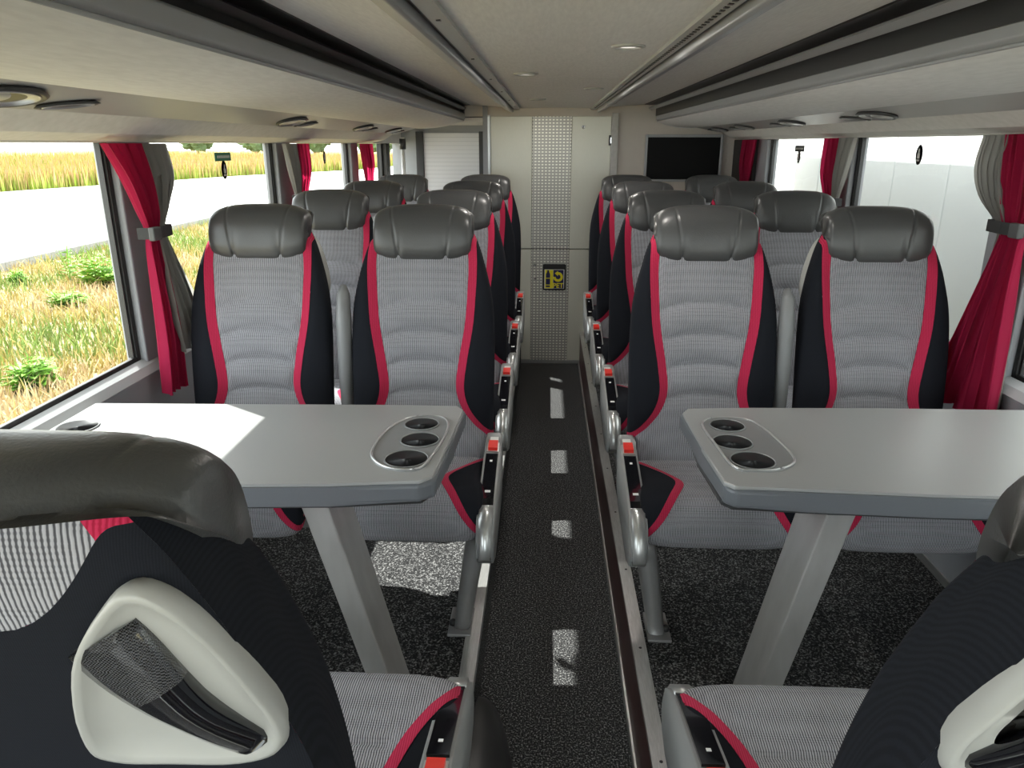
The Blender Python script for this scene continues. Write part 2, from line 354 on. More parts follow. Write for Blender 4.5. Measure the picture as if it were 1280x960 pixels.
# front end of the deck behind the camera: low parapet and windscreen
struct(box('wall_front', (GL - 0.04, YF - 0.06, -0.05), (GR + 0.04, YF, 0.85), 'wall_trim'))
ws = empty('window_9', (0.045, YF - 0.03, 0.85)); ws['kind'] = 'structure'
mk('pane', [(-1.3, 0, 0), (1.3, 0, 0), (1.3, 0, 1.35), (-1.3, 0, 1.35)], [(0, 1, 2, 3)], 'glass', ws, False)

# ceiling
ce = empty('ceiling', (0, 0, 1.9)); struct(ce)
def cpanel(name, prof, y0, y1, mat): 
    o = extrude_y(name, [(x, z - 1.9) for x, z in prof], y0, y1, mat, ce); return o
for y0, y1 in ((YF, 1.25), (1.254, 3.1), (3.104, 4.7), (4.704, YB)):
    cpanel('ceiling_panel', thick([(-0.21, 1.892), (0.045, 1.897), (0.30, 1.892)], 0.02), y0, y1, 'ceil')
for y0, y1 in ((YF, 1.0), (1.004, 2.6), (2.604, 4.2), (4.204, YB)):
    cpanel('ceiling_panel', thick([(-0.56, 1.915), (-0.31, 1.90)], 0.02), y0, y1, 'ceil')
    cpanel('ceiling_panel', thick([(0.40, 1.90), (0.67, 1.915)], 0.02), y0, y1, 'ceil')
# light rails along the ceiling
def rail(s, cx):
    r = empty('ceiling_rail', (cx, 0, 1.88))
    y1 = YB - 0.03
    X = lambda a: s * a
    extrude_y('inner_flange', [(X(0.0), 0.003), (X(0.035), 0.000), (X(0.035), 0.010), (X(0.0), 0.014)], YF, y1, 'light_plastic', r)
    extrude_y('dark_slot', [(X(0.035), 0.008), (X(0.050), 0.008), (X(0.050), 0.016), (X(0.035), 0.016)], YF, y1, 'channel', r)
    extrude_y('rail_body', [(X(0.050), -0.012), (X(0.060), -0.016), (X(0.108), 0.004), (X(0.112), 0.030), (X(0.050), 0.030)], YF, 4.72, 'lip', r, 0.003)
    extrude_y('rail_end', [(X(0.050), -0.014), (X(0.062), -0.018), (X(0.110), 0.002), (X(0.114), 0.030), (X(0.050), 0.030)], 4.724, y1, 'light_plastic', r, 0.003)
    V, Fc = [], []
    for y in np.arange(0.9, 5.4, 0.034 if s > 0 else 0.7):
        b0 = len(V); w, l = 0.0045, 0.0065
        for dx, dy in ((-w, -l), (w, -l), (w, l), (-w, l)): V.append((X(0.018) + dx, y + dy, -0.0005))
        for dx, dy in ((-w, -l), (w, -l), (w, l), (-w, l)): V.append((X(0.018) + dx, y + dy, 0.004))
        Fc += [tuple(b0 + i for i in f) for f in ((3, 2, 1, 0), (0, 1, 5, 4), (1, 2, 6, 5), (2, 3, 7, 6), (3, 0, 4, 7))]
    o = mk('vent_slot', V, Fc, 'channel', r, False)
    o['kind'] = 'stuff'
    return r
tag(rail(-1, -0.20), 'grey light rail on the ceiling left of the aisle, few slots', 'ceiling rail', 'ceiling rails')
tag(rail(1, 0.295), 'grey light rail on the ceiling right of the aisle, with small square holes', 'ceiling rail', 'ceiling rails')
# downlights
for (x, y), lb in zip([(0.206, 2.13), (-0.085, 2.92), (0.207, 3.69), (-0.06, 4.55)], ['nearest to the viewer', 'second from the viewer, left of centre', 'third from the viewer, right of centre', 'farthest, above the rear seats']):
    d = empty('ceiling_downlight', (x, y, 1.893)); tag(d, 'small round flush ceiling light, ' + lb, 'ceiling light', 'ceiling downlights')
    lathe('ring', [(0.046, 0.003), (0.045, -0.003), (0.036, -0.006), (0.033, -0.002), (0.033, 0.003)], 'light_plastic', d, 28)
    lathe('lens', [(0.0, -0.003), (0.02, -0.0025), (0.033, 0.001)], 'lamp_lens', d, 28)
    ld = bpy.data.lights.new('downlight_lamp', 'AREA'); ld.shape = 'DISK'; ld.size = 0.06; ld.energy = 1.7; ld.color = (1, 0.95, 0.88)
    lo_ = bpy.data.objects.new('downlight_lamp', ld); COL.objects.link(lo_); lo_.parent = d; lo_.location = (0, 0, -0.008)

# overhead racks
def rack(s, pts):
    """pts: lip_top, lip_bottom(fabric top), fabric_low, strip_low, valance_low ; channel top"""
    lt, lb, fl_, sl_, vl, ch = pts
    r = empty('luggage_rack', (lb[0], 0, lb[1])); o0 = lb
    Q = lambda a: (a[0] - o0[0], a[1] - o0[1])
    y0, y1 = YF, YB - 0.05
    extrude_y('front_lip', [Q((lb[0] + s * 0.004, lb[1] + 0.004)), Q((lb[0] - s * 0.006, lb[1] + 0.012)), Q((lt[0] - s * 0.004, lt[1] - 0.006)), Q((lt[0] + s * 0.006, lt[1])), Q((lt[0] + s * 0.05, lt[1])), Q((lt[0] + s * 0.05, lb[1] + 0.004))], y0, y1, 'lip', r, 0.004)
    tube('piping', [Q3(Q((lb[0] + s * 0.003, lb[1] + 0.002)), y) for y in (y0, y1)], 0.004, 'lip', r, 8)
    # fabric panel bulging slightly, with a rounded rear end
    n = 12; poly = []
    for i in range(n + 1):
        t = i / n; x = lb[0] + (fl_[0] - lb[0]) * t; z = lb[1] + (fl_[1] - lb[1]) * t - 0.016 * math.sin(math.pi * t) ** 0.8
        poly.append(Q((x, z)))
    extrude_y('fabric_panel', poly + [(poly[-1][0], poly[-1][1] + 0.03), (poly[0][0] + s * 0.01, poly[0][1] + 0.02)], y0, y1, 'rack_fabric', r)
    extrude_y('service_strip', [Q(fl_), Q((sl_[0], sl_[1] - 0.003)), Q((sl_[0], sl_[1] + 0.02)), Q((fl_[0], fl_[1] + 0.02))], y0, y1, 'strip', r)
    mx = ((sl_[0] + vl[0]) / 2 - s * 0.012, (sl_[1] + vl[1]) / 2 - 0.012)
    extrude_y('valance', [Q(sl_), Q(mx), Q(vl), Q((vl[0] + s * 0.02, vl[1] + 0.0)), Q((vl[0] + s * 0.02, sl_[1] + 0.02)), Q((sl_[0], sl_[1] + 0.02))], y0, y1 - 0.1, 'valance', r)
    extrude_y('tray', [Q((lt[0] + s * 0.05, lt[1] - 0.03)), Q((vl[0], lt[1] - 0.03)), Q((vl[0], lt[1] - 0.02)), Q((lt[0] + s * 0.05, lt[1] - 0.02))], y0, y1, 'channel', r)
    extrude_y('channel', [Q((ch[0], ch[1])), Q((ch[0], ch[1] + 0.02)), Q((ch[0] + s * 0.09, ch[1] + 0.02)), Q((ch[0] + s * 0.09, lt[1] - 0.02)), Q((ch[0] + s * 0.08, lt[1] - 0.02)), Q((ch[0] + s * 0.08, ch[1]))], y0, y1, 'channel', r)  # black strip paints in the shaded gap of the rack opening
    mid = (ch[0] + s * 0.028, (ch[1] + lt[1]) / 2 + 0.004)
    extrude_y('channel_rail', [Q(mid), Q((mid[0] + s * 0.022, mid[1] - 0.012)), Q((mid[0] + s * 0.026, mid[1] - 0.008)), Q((mid[0] + s * 0.004, mid[1] + 0.006))], y0, y1, 'channel' if s < 0 else 'lip', r)
    # end cap
    yb = y1
    extrude_y('end_cap', [(p[0], p[1] - 0.002) for p in poly] + [Q((fl_[0], lt[1])), Q((lt[0] + s * 0.01, lt[1]))], yb, yb + 0.02, 'rack_fabric', r, 0)
    return r
def Q3(q, y): return (q[0], y, q[1])
RL = [(-0.60, 1.863), (-0.60, 1.809), (-0.95, 1.758), (-1.09, 1.722), (-1.26, 1.655), (-0.555, 1.912)]
RR = [(0.765, 1.858), (0.765, 1.803), (1.045, 1.760), (1.19, 1.735), (1.35, 1.678), (0.675, 1.912)]
rack_left = tag(rack(-1, RL), 'long overhead luggage rack with beige fabric underside above the left windows', 'luggage rack', 'overhead racks')
rack_right = tag(rack(1, RR), 'long overhead luggage rack with beige fabric underside above the right windows', 'luggage rack', 'overhead racks')
# service sets under the racks: big speaker-like oval, slim nozzle
def service(side, y, rk):
    s = -1 if side == 'left' else 1
    a, b_ = (RL[2], RL[3]) if s < 0 else (RR[2], RR[3])
    cx, cz = (a[0] + b_[0]) / 2, (a[1] + b_[1]) / 2
    sl_ = math.atan2(b_[1] - a[1], abs(b_[0] - a[0]))
    B = Matrix.Translation((cx - rk.location[0], y, cz - 0.004 - rk.location[2])) @ Matrix.Rotation(-sl_ * s, 4, 'Y')
    R = Matrix.Rotation(math.pi, 3, 'X'); R2 = R @ Matrix.Rotation(-0.40 * s, 3, 'Z'); c = (0, -0.10, 0); c2 = (0.015 * s, 0.125, 0)
    def L_(nm, prof, mat, par, n, loc, rot, sy):
        o = lathe(nm, prof, mat, par, n, loc, rot, 1.0, sy); o.data.transform(B); return o
    u = L_('service_unit', [(0.052, -0.006), (0.057, 0.004), (0.052, 0.008), (0.046, 0.005), (0.044, -0.004)], 'dark_plastic', rk, 36, c, R, 2.05)  # bezel coloured dark to paint in the shade of a recess
    L_('vent_mouth', [(0.0, 0.0045), (0.03, 0.004), (0.0465, 0.003)], 'channel', u, 36, c, R, 2.0)  # shallow black disc, shade of the opening put into its colour
    L_('chrome_ring', [(0.045, 0.003), (0.046, 0.0075), (0.0435, 0.0085), (0.042, 0.004)], 'silver', u, 36, c, R, 2.03)
    L_('lamp_cover', [(0.0, 0.009), (0.02, 0.0085), (0.030, 0.007), (0.032, 0.003)], 'light_plastic', u, 32, (0, -0.14, 0), R, 1.6)
    n = L_('air_nozzle', [(0.019, -0.003), (0.022, 0.004), (0.019, 0.006), (0.016, 0.002)], 'dark_plastic', rk, 28, c2, R2, 3.6)
    L_('nozzle_mouth', [(0.0, 0.0035), (0.012, 0.0033), (0.0175, 0.0025)], 'channel', n, 28, c2, R2, 3.5)
    L_('nozzle_ring', [(0.0165, 0.002), (0.0175, 0.006), (0.0165, 0.0068), (0.0155, 0.003)], 'silver', n, 28, c2, R2, 3.6)
for y in (1.54, 3.20, 4.40, 5.25): service('left', y, rack_left)
for y in (2.85, 3.78, 4.65, 5.3): service('right', y, rack_right)

# ------------------------------------------------------------------ rear end
bwall = struct(box('wall_back', (0.455, YB, 0), (XR + 0.05, YB + 0.04, 2.2), 'cream'))
struct(box('wall_back_header', (-0.60, YB, 1.838), (0.455, YB + 0.04, 2.2), 'cream'))
struct(box('wall_back_stair', (GL - 0.04, 6.62, 0), (-0.42, 6.68, 2.2), 'wall_trim'))
struct(box('wall_back_return', (-0.47, YB - 0.02, 0), (-0.435, 6.62, 2.2), 'wall_trim'))
struct(box('trim_door_frame_left', (-0.435, YB - 0.025, 0), (-0.418, YB + 0.03, 1.845), 'silver'))
struct(box('trim_door_frame_right', (0.452, YB - 0.03, 0), (0.50, YB, 1.86), 'valance', None, 0.003))
struct(box('ceiling_rear', (GL, YB, 1.80), (-0.47, 6.62, 1.83), 'ceil'))
struct(box('wall_rear', (GL - 0.04, 6.90, -0.05), (GR + 0.04, 6.95, 2.25), 'wall_trim'))
struct(box('wall_light_block', (-0.435, YB + 0.085, 0), (XR + 0.05, YB + 0.11, 2.2), 'rubber'))  # added unseen black sheet, stops sky light leaking around the cabinet
cab = empty('rear_cabinet', (0, YB, 0)); tag(cab, 'tall satin metal cabinet with perforated middle strip closing the aisle end', 'cabinet')
def cpl(name, x0, x1, z0, z1, mat, par=cab): return box(name, (x0, -0.012, z0), (x1, 0.03, z1), mat, par, 0.0015, 1)
G = 0.0022
for nm, z0, z1 in (('upper', 0.902, 1.838), ('lower', 0.03, 0.895)):
    cpl('door_panel', -0.416, -0.113 - G, z0, z1, 'door_metal'); cpl('perforated_panel', -0.113, 0.168, z0, z1, 'perf'); cpl('door_panel', 0.168 + G, 0.45, z0, z1, 'door_metal')
box('plinth', (-0.416, -0.005, 0), (0.45, 0.03, 0.03), 'alu', cab); box('carcass', (-0.416, 0.03, 0.0), (0.45, 0.08, 1.838), 'rubber', cab)
RX = Matrix.Rotation(math.pi / 2, 3, 'X')
for x, z, r in ((0.25, 1.765, 0.013), (-0.088, 0.775, 0.010), (-0.084, 0.675, 0.010)):
    lathe('lock', [(r, 0), (r, 0.006), (r * 0.7, 0.008), (r * 0.55, 0.004), (0.0, 0.003)], 'chrome', cab, 20, (x, -0.012, z), RX)
hb = box('hinge', (0.435, -0.022, 1.64), (0.462, -0.010, 1.71), 'dark_plastic', cab, 0.003); box('pin', (0.447, -0.026, 1.655), (0.455, -0.021, 1.695), 'chrome', hb)
# PET bottle sign
sg = empty('recycling_sign', (0.062, YB - 0.0125, 0.685)); tag(sg, 'black framed yellow and navy PET bottle recycling sign on the metal cabinet', 'sign')
def rrect(w, h, r, n=5):
    pts = []
    for cx, cz, a0 in ((w / 2 - r, h / 2 - r, 0), (-w / 2 + r, h / 2 - r, 90), (-w / 2 + r, -h / 2 + r, 180), (w / 2 - r, -h / 2 + r, 270)):
        for k in range(n + 1): a = math.radians(a0 + 90 * k / n); pts.append((cx + r * math.cos(a), cz + r * math.sin(a)))
    return pts
SW, SH = 0.176, 0.20
extrude_poly('plate', rrect(SW, SH, 0.012), -0.006, 0.0, 'rubber', sg, axis='y')
def flat(name, pts, y, mat): return extrude_poly(name, pts, y - 0.0008, y, mat, sg, axis='y')
U = 0.00043  # metres per crop pixel of the sign, crop centre (455,500)
def sp_(x, y): return ((x - 455) * U, (500 - y) * U)
flat('sign_field', [sp_(280, 360), sp_(630, 360), sp_(630, 700), sp_(280, 700)], -0.006, 'white')
flat('sign_field', [sp_(292, 368), sp_(434, 368), sp_(434, 695), sp_(292, 695)], -0.0068, 'yellow')
flat('sign_field', [sp_(438, 368), sp_(618, 368), sp_(618, 695), sp_(438, 695)], -0.0068, 'navy')
flat('bottle_mark', [sp_(*p) for p in [(330, 372), (360, 372), (362, 400), (382, 445), (382, 508), (308, 508), (308, 445), (328, 400)]], -0.0076, 'navy')
flat('bottle_mark', [sp_(*p) for p in [(306, 522), (382, 522), (382, 628), (306, 628)]], -0.0076, 'navy')
flat('bottle_mark', [sp_(*p) for p in [(308, 644), (380, 644), (380, 668), (368, 682), (356, 668), (345, 682), (333, 668), (320, 682), (308, 668)]], -0.0076, 'navy')
cx, cy = 522, 492; outer = []; inner = []
for k in range(25):
    a = math.radians(108 - 0 + (-290) * k / 24 + 0); outer.append(sp_(cx + 86 * math.cos(a), cy - 86 * math.sin(a))); inner.append(sp_(cx + 42 * math.cos(a), cy - 42 * math.sin(a)))
flat('arrow_ring', outer + inner[::-1], -0.0076, 'yellow')
flat('arrow_head', [sp_(*p) for p in [(520, 385), (520, 478), (462, 428)]], -0.0078, 'yellow')
text_mesh('lettering', 'PET', 0.050, 'yellow', sg, Matrix.Translation((sp_(524, 648)[0], -0.0080, sp_(524, 648)[1])) @ Matrix.Rotation(math.pi / 2, 4, 'X'))
# screen
tv = empty('wall_screen', (0.972, YB, 1.55)); tag(tv, 'flat black screen in a pale frame on the rear wall', 'screen')
for nm, lo, hi in (('frame_side', (-0.275, -0.03, -0.16), (-0.258, 0, 0.165)), ('frame_side', (0.258, -0.03, -0.16), (0.275, 0, 0.165)), ('frame_rail', (-0.258, -0.03, 0.146), (0.258, 0, 0.165)), ('frame_rail', (-0.258, -0.03, -0.16), (0.258, 0, -0.144))):
    box(nm, lo, hi, 'sill', tv, 0.003)
box('display', (-0.257, -0.02, -0.143), (0.257, 0, 0.145), 'tv', tv, 0.002)
# roller shutter on the stair wall
sh = empty('roller_shutter', (-0.82, 6.62, 0.6)); tag(sh, 'silver slatted roller shutter behind the left rear seats', 'shutter')
zz = 0.0
for k in range(34):
    extrude_poly('slat', [(-0.02, zz), (-0.008, zz + 0.004), (-0.006, zz + 0.016), (-0.008, zz + 0.029), (-0.02, zz + 0.032)], -0.235, 0.235, 'shutter', sh, axis='x'); zz += 0.0335
for x0, x1 in ((-0.30, -0.237), (0.237, 0.287)): box('guide_rail', (x0, -0.04, -0.1), (x1, 0.0, 1.15), 'dark_plastic', sh, 0.004)
# white pole by the rear stair window
pl = empty('grab_pole', (-1.16, 6.2, P)); tag(pl, 'slim white grab pole in front of the small rear left window', 'pole')
tube('pole', [(0, 0, 0), (0, 0, 1.45)], 0.016, 'white', pl); tube('clamp', [(0, 0, 1.36), (0, 0, 1.44)], 0.026, 'dark_plastic', pl)

# ------------------------------------------------------------------ seats
hwf = curve([(0.36, 0.205), (0.48, 0.222), (0.70, 0.228), (0.86, 0.226), (0.95, 0.216), (1.07, 0.184), (1.13, 0.156), (1.17, 0.122)])
ri_f = curve([(0.36, 0.226), (0.46, 0.222), (0.50, 0.205), (0.54, 0.165), (0.60, 0.124), (0.66, 0.108), (0.74, 0.116), (0.86, 0.136), (0.95, 0.143), (1.05, 0.146), (1.17, 0.135)])
SEAMS = (0.645, 0.74, 0.83, 0.925)
class Seat:
    def __init__(s, recl, peak): s.k = recl; s.peak = peak
    def y0(s, z): return 0.115 + (z - 0.42) * s.k - 0.018 * math.sin(math.pi * min(1, max(0, (z - 0.40) / 0.6)))
    def topk(s, z): return math.sqrt(max(0.02, 1 - max(0, (z - 1.08) / 0.11) ** 2))
    def front(s, x, z, puff=True):
        hw = hwf(z); u = min(1, abs(x) / hw); ri = min(ri_f(z), hw)
        y = s.y0(z) - 0.034 * ss(ri - 0.03, ri + 0.05, abs(x)) * ss(0.42, 0.6, z) * (1 - 0.5 * ss(1.0, 1.15, z))
        y += 0.062 * (1 - (1 - u ** 4.5) ** (1 / 4.5))
        if puff:
            zz_ = z + 0.018 * (x / 0.12) ** 2 - 0.006
            w = 1 - ss(ri - 0.02, ri + 0.005, abs(x))
            for a, b_ in zip(SEAMS[:-1] , SEAMS[1:]):
                if a <= zz_ <= b_: y -= 0.017 * w * abs(math.sin(math.pi * (zz_ - a) / (b_ - a))) ** 0.6
            if zz_ < SEAMS[0]: y -= 0.015 * w * min(1, (SEAMS[0] - zz_) / 0.04) ** 0.5
            if zz_ > SEAMS[3]: y -= 0.013 * w * min(1, (zz_ - SEAMS[3]) / 0.035) ** 0.5
        return y + (1 - s.topk(z)) * 0.05
    def rear(s, x, z):
        u = min(1, abs(x) / hwf(z))
        return s.y0(z) + 0.062 + (0.062 * (1 - u ** 3.2) ** (1 / 3.2)) * (0.25 + 0.75 * s.topk(z)) + (1 - s.topk(z)) * 0.0
def zone(name, surf, rows, xl, xr, nc, mat, parent, flip=False):
    V = []
    for r in rows:
        a, b_ = xl(r), xr(r)
        for j in range(nc): V.append(surf(a + (b_ - a) * j / (nc - 1), r))
    return mk(name, V, grid_faces(len(rows), nc, False, flip), mat, parent)
def build_seat(name, recl=0.165, peak='front', aisle=1, is_aisle=True, armrest=False, rear_view=False):
    """local: origin on the platform, faces -y; aisle = +1/-1 x side of the aisle"""
    S = Seat(recl, peak); root = empty(name)
    rows = list(np.linspace(0.36, 1.17, 136))
    RW = 0.027
    ro = lambda z: min(ri_f(z) + RW, hwf(z) - 0.0005 * 0)
    ri = lambda z: min(ri_f(z), hwf(z))
    f3 = lambda x, z: (x, S.front(x, z), z)
    zone('back_panel', f3, rows, lambda z: -ri(z), lambda z: ri(z), 33, 'grey_fabric', root)
    fr_ = lambda x, z: (x, S.front(x, z) - 0.0015, z)
    rr = [z for z in rows if z > 0.49]
    for sg_ in (1, -1):
        zone('side_stripe', fr_, rr, lambda z: sg_ * ri(z), lambda z: sg_ * ro(z), 5, 'red_fabric', root, sg_ < 0)
        # bolster: front from stripe to edge then round to the rear
        V = []
        for z in rows:
            a = ro(z); hw = hwf(z)
            xs = [a + (hw - a) * (1 - (1 - t) ** 2.2) for t in np.linspace(0, 1, 12)]
            for x in xs: V.append((sg_ * x, S.front(x, z), z))
            for t in np.linspace(0, 1, 6)[1:]:
                x = hw * (1 - 0.12 * t ** 1.5); V.append((sg_ * x, S.front(hw, z) + (S.rear(x, z) - S.front(hw, z)) * t, z))
        mk('side_bolster', V, grid_faces(len(rows), 17, False, sg_ < 0), 'black_fabric', root)
    # rear shell, with the grey band and red tips below the headrest
    zb = lambda x: 1.068 + 0.088 * ss(0.0, 0.175, abs(x))
    nx = 41; V = []; rz = np.linspace(0, 1, 40)
    for t in rz:
        for j in range(nx):
            u = -1 + 2 * j / (nx - 1); z = 0.36 + (zb(u * 0.19) - 0.36) * t; x = u * hwf(z) * 0.88; V.append((x, S.rear(x, z), z))
    mk('back_shell', V, grid_faces(40, nx, False, True), 'black_fabric', root)
    for nm, u0, u1, mat in (('rear_band', -0.74, 0.74, 'grey_fabric'), ('rear_tip', 0.74, 1, 'red_fabric'), ('rear_tip', -1, -0.74, 'red_fabric')):
        V = []
        for t in np.linspace(0, 1, 10):
            for j in range(15):
                u = u0 + (u1 - u0) * j / 14; z = zb(u * 0.19) + (1.17 - zb(u * 0.19)) * t; x = u * hwf(z) * 0.88; V.append((x, S.rear(x, z), z))
        mk(nm, V, grid_faces(10, 15, False, True), mat, root)
    # headrest
    cz, hz, hd, hx = 1.128, 0.088, 0.068, 0.160
    cyf = S.y0(1.12) + 0.042
    us = sorted(set(np.round(np.concatenate([np.linspace(-1, 1, 45), *[np.array([sg_ * 0.53 + d for d in np.linspace(-0.11, 0.11, 15)]) for sg_ in (1, -1)]]), 4)))
    us = [u for u in us if abs(u) <= 1]; nth = 44; V = []; rnd = random.Random(3)
    for u in us:
        e = (max(0, 1 - abs(u) ** 3.4)) ** (1 / 3.0); e = max(e, 0.02)
        for k in range(nth):
            t = 2 * math.pi * k / nth; c, sn = math.cos(t), math.sin(t)
            py = math.copysign(abs(c) ** 0.78, c) * hd * (0.35 + 0.65 * e); pz = math.copysign(abs(sn) ** 0.80, sn) * hz * (0.30 + 0.70 * e) if e > 0.021 else 0
            if e <= 0.021: py *= 0.25
            if py > 0: py *= 1.32
            lim = -hz + (hz + 0.060 + 0.022 * u * u) * ss(-0.03, 0.07, py)
            if pz < lim: pz = lim * (0.30 + 0.70 * e)
            x = u * hx
            # seams with stitched groove, curved
            if py < 0.03:
                sx = 0.53 + 0.10 * (pz / hz)
                g = math.exp(-((abs(u) - sx) / 0.022) ** 2); ro_ = 1 - 0.055 * g
                py *= ro_; pz *= 1 - 0.012 * g
                # drawn-in wrinkle beside the seams
                py += 0.004 * math.exp(-((abs(u) - sx + 0.12 + 0.18 * (pz / hz)) / 0.05) ** 2) * ss(0.2, -0.6, pz / hz)
            zc = cz - 0.010 * (1 - u * u) * (1 if pz < 0 else -0.2)
            yc = cyf - 0.012 * u * u + (zc + pz - 1.12) * recl
            V.append((x, yc + py, zc + pz))
    F = grid_faces(len(us), nth, True, True); F += [tuple(range(nth)), tuple(range((len(us) - 1) * nth, len(us) * nth))[::-1]]
    mk('headrest', V, F, 'leather', root)
    # cushion
    prof = curve_profile(); ns = len(prof)
    if peak == 'front': lens = curve([(0, 0.226), (0.08, 0.220), (0.30, 0.150), (0.50, 0.090), (0.60, 0.094), (0.78, 0.150), (0.95, 0.222), (1, 0.228)])
    else: lens = curve([(0, 0.10), (0.15, 0.095), (0.30, 0.108), (0.45, 0.135), (0.56, 0.168), (0.66, 0.205), (0.80, 0.226), (1, 0.23)])
    CW = 0.224
    def cs(x, i):
        (y, z), (ny, nz), sp = prof[i]
        u = min(1, abs(x) / CW); drop = 0.075 * (1 - (1 - u ** 5) ** (1 / 5))
        li = min(lens(sp), CW); bump = 0.010 * ss(li - 0.02, li + 0.03, abs(x))
        w = 1 - ss(li - 0.03, li, abs(x))
        for c0 in (0.12, 0.28, 0.44): bump -= 0.010 * w * math.exp(-((sp - c0 + 0.012 * (x / 0.12) ** 2) / 0.012) ** 2)
        o_ = bump - drop
        return (x, y + ny * o_, z + nz * o_)
    idx = list(range(ns))
    li = lambda i: min(lens(prof[i][2]), CW); lo_ = lambda i: min(lens(prof[i][2]) + 0.024, CW)
    zone('cushion_panel', cs, idx, lambda i: -li(i), lambda i: li(i), 25, 'grey_fabric', root, True)
    for sg_ in (1, -1):
        zone('cushion_stripe', lambda x, i: (lambda p: (p[0], p[1], p[2] + 0.001))(cs(x, i)), idx, lambda i: sg_ * li(i), lambda i: sg_ * lo_(i), 5, 'red_fabric', root, sg_ > 0)
        V = []
        for i in idx:
            a = lo_(i)
            for t in np.linspace(0, 1, 12): V.append(cs(sg_ * (a + (CW - a) * (1 - (1 - t) ** 2.2)), i))
        mk('cushion_bolster', V, grid_faces(ns, 12, False, sg_ > 0), 'black_fabric', root)
    box('seat_pan', (-0.213, -0.232, 0.335), (0.213, 0.20, 0.385), 'dark_plastic', root, 0.012)
    box('frame_beam', (-0.20, -0.10, 0.27), (0.20, -0.04, 0.335), 'cast', root, 0.006)
    box('frame_beam', (-0.20, 0.08, 0.27), (0.20, 0.13, 0.335), 'cast', root, 0.006)
    a = aisle
    # shoulder grip on the rear, aisle side
    gl = smooth_closed([(0.046, 0.962), (0.066, 1.050), (0.102, 1.104), (0.126, 1.120), (0.154, 1.098), (0.178, 1.046), (0.198, 0.970), (0.194, 0.928), (0.168, 0.916), (0.105, 0.926), (0.060, 0.936)], 5)
    cxg, czg = 0.130, 1.025
    def gp(x, z, off): return (a * x, S.rear(0.10, z) - 0.15 * (x - 0.10) - 0.55 * max(0, x - 0.14) ** 1.5 + off, z)
    rings = [(0.86, -0.022), (0.97, -0.002), (1.0, 0.010), (0.97, 0.019), (0.92, 0.021), (0.87, 0.018), (0.78, 0.011), (0.60, 0.010)]
    V = []
    for sc, off in rings:
        for x, z in gl: V.append(gp(cxg + (x - cxg) * sc, czg + (z - czg) * sc, off))
    n = len(gl); F = grid_faces(len(rings), n, True, a > 0)
    V.append(gp(cxg, czg, 0.010)); cidx = len(V) - 1
    F += [((len(rings) - 1) * n + j, (len(rings) - 1) * n + (j + 1) % n, cidx) for j in range(n)]
    gs = mk('grip_shell', V, F, 'light_plastic', root)
    # handle bar: wide carbon top tapering to the lower outer corner
    V = []; m_ = 16
    for i in range(m_ + 1):
        t = i / m_; xx = 0.094 + (0.172 - 0.094) * t; zz_ = 1.076 + (0.934 - 1.076) * t; w = 0.030 - 0.014 * ss(0, 0.7, t)
        dx, dz = (0.078, -0.142); l = math.hypot(dx, dz); px, pz = -dz / l, dx / l
        hgt = 0.014 + 0.008 * math.sin(math.pi * t)
        ya, yb_ = gp(0.094, 1.076, 0)[1], gp(0.172, 0.934, 0)[1]; yl = ya + (yb_ - ya) * t + 0.005 * math.sin(math.pi * t)
        for q in range(9):
            v = -1 + 2 * q / 8; V.append((a * (xx + px * w * v), yl + hgt + 0.006 * (1 - v * v) - 0.10 * px * w * v, zz_ + pz * w * v))
        for q in range(9):
            v = 1 - 2 * q / 8; V.append((a * (xx + px * w * v), yl + 0.006 - 0.10 * px * w * v, zz_ + pz * w * v))
    F = grid_faces(m_ + 1, 18, True, a > 0); F += [tuple(range(18)), tuple(range(m_ * 18, m_ * 18 + 18))[::-1]]
    mk('grip_handle', V[:7 * 18], [f for f in F if max(f) < 7 * 18], 'carbon', gs)
    mk('grip_handle', V[6 * 18:], [tuple(i - 108 for i in f) for f in F if min(f) >= 108], 'gloss_black', gs)
    if is_aisle:
        # aisle side panel with buckle, control plate and lever
        sx = a * 0.222
        def pt(y, z): return (y, z)
        body = [(0.14, 0.500), (0.08, 0.494), (0.0, 0.480), (-0.10, 0.457), (-0.20, 0.432), (-0.27, 0.400), (-0.312, 0.350), (-0.310, 0.300), (-0.27, 0.270), (-0.16, 0.275), (0.0, 0.30), (0.12, 0.34)]
        x0, x1 = (0.205, 0.256)
        bd = extrude_poly('side_panel', smooth_closed(body, 3), min(a * x0, a * x1), max(a * x0, a * x1), 'panel_grey', root, 0.010, 3, 'x')
        for p in bd.data.polygons: p.use_smooth = True
        def top(y): return float(np.interp(y, [-0.27, -0.20, -0.10, 0.0, 0.08, 0.14], [0.400, 0.432, 0.457, 0.480, 0.494, 0.500]))
        def plate(nm, y0_, y1_, xa, xb, h, mat, par, z_off=0.0):
            V = []
            for y in np.linspace(y0_, y1_, 6):
                for x in (xa, xb): V.append((a * x, y, top(y) + 0.0005 + z_off)); V.append((a * x, y, top(y) + h + z_off))
            F = []
            for i in range(5):
                b0 = i * 4; c0 = b0 + 4
                F += [(b0 + 1, c0 + 1, c0 + 3, b0 + 3), (b0, b0 + 1, c0 + 1, c0)[::-1], (b0 + 2, b0 + 3, c0 + 3, c0 + 2)]
            F += [(0, 2, 3, 1), (20, 21, 23, 22)]
            return mk(nm, V, F, mat, par, False)
        plate('label_plate', 0.075, 0.112, 0.219, 0.245, 0.006, 'label_grey', bd)
        plate('buckle_rim', 0.016, 0.068, 0.212, 0.250, 0.006, 'silver', bd)
        plate('buckle_button', 0.021, 0.064, 0.217, 0.246, 0.016, 'button_red', bd)
        plate('control_plate', -0.255, 0.002, 0.212, 0.249, 0.007, 'gloss_black', bd)
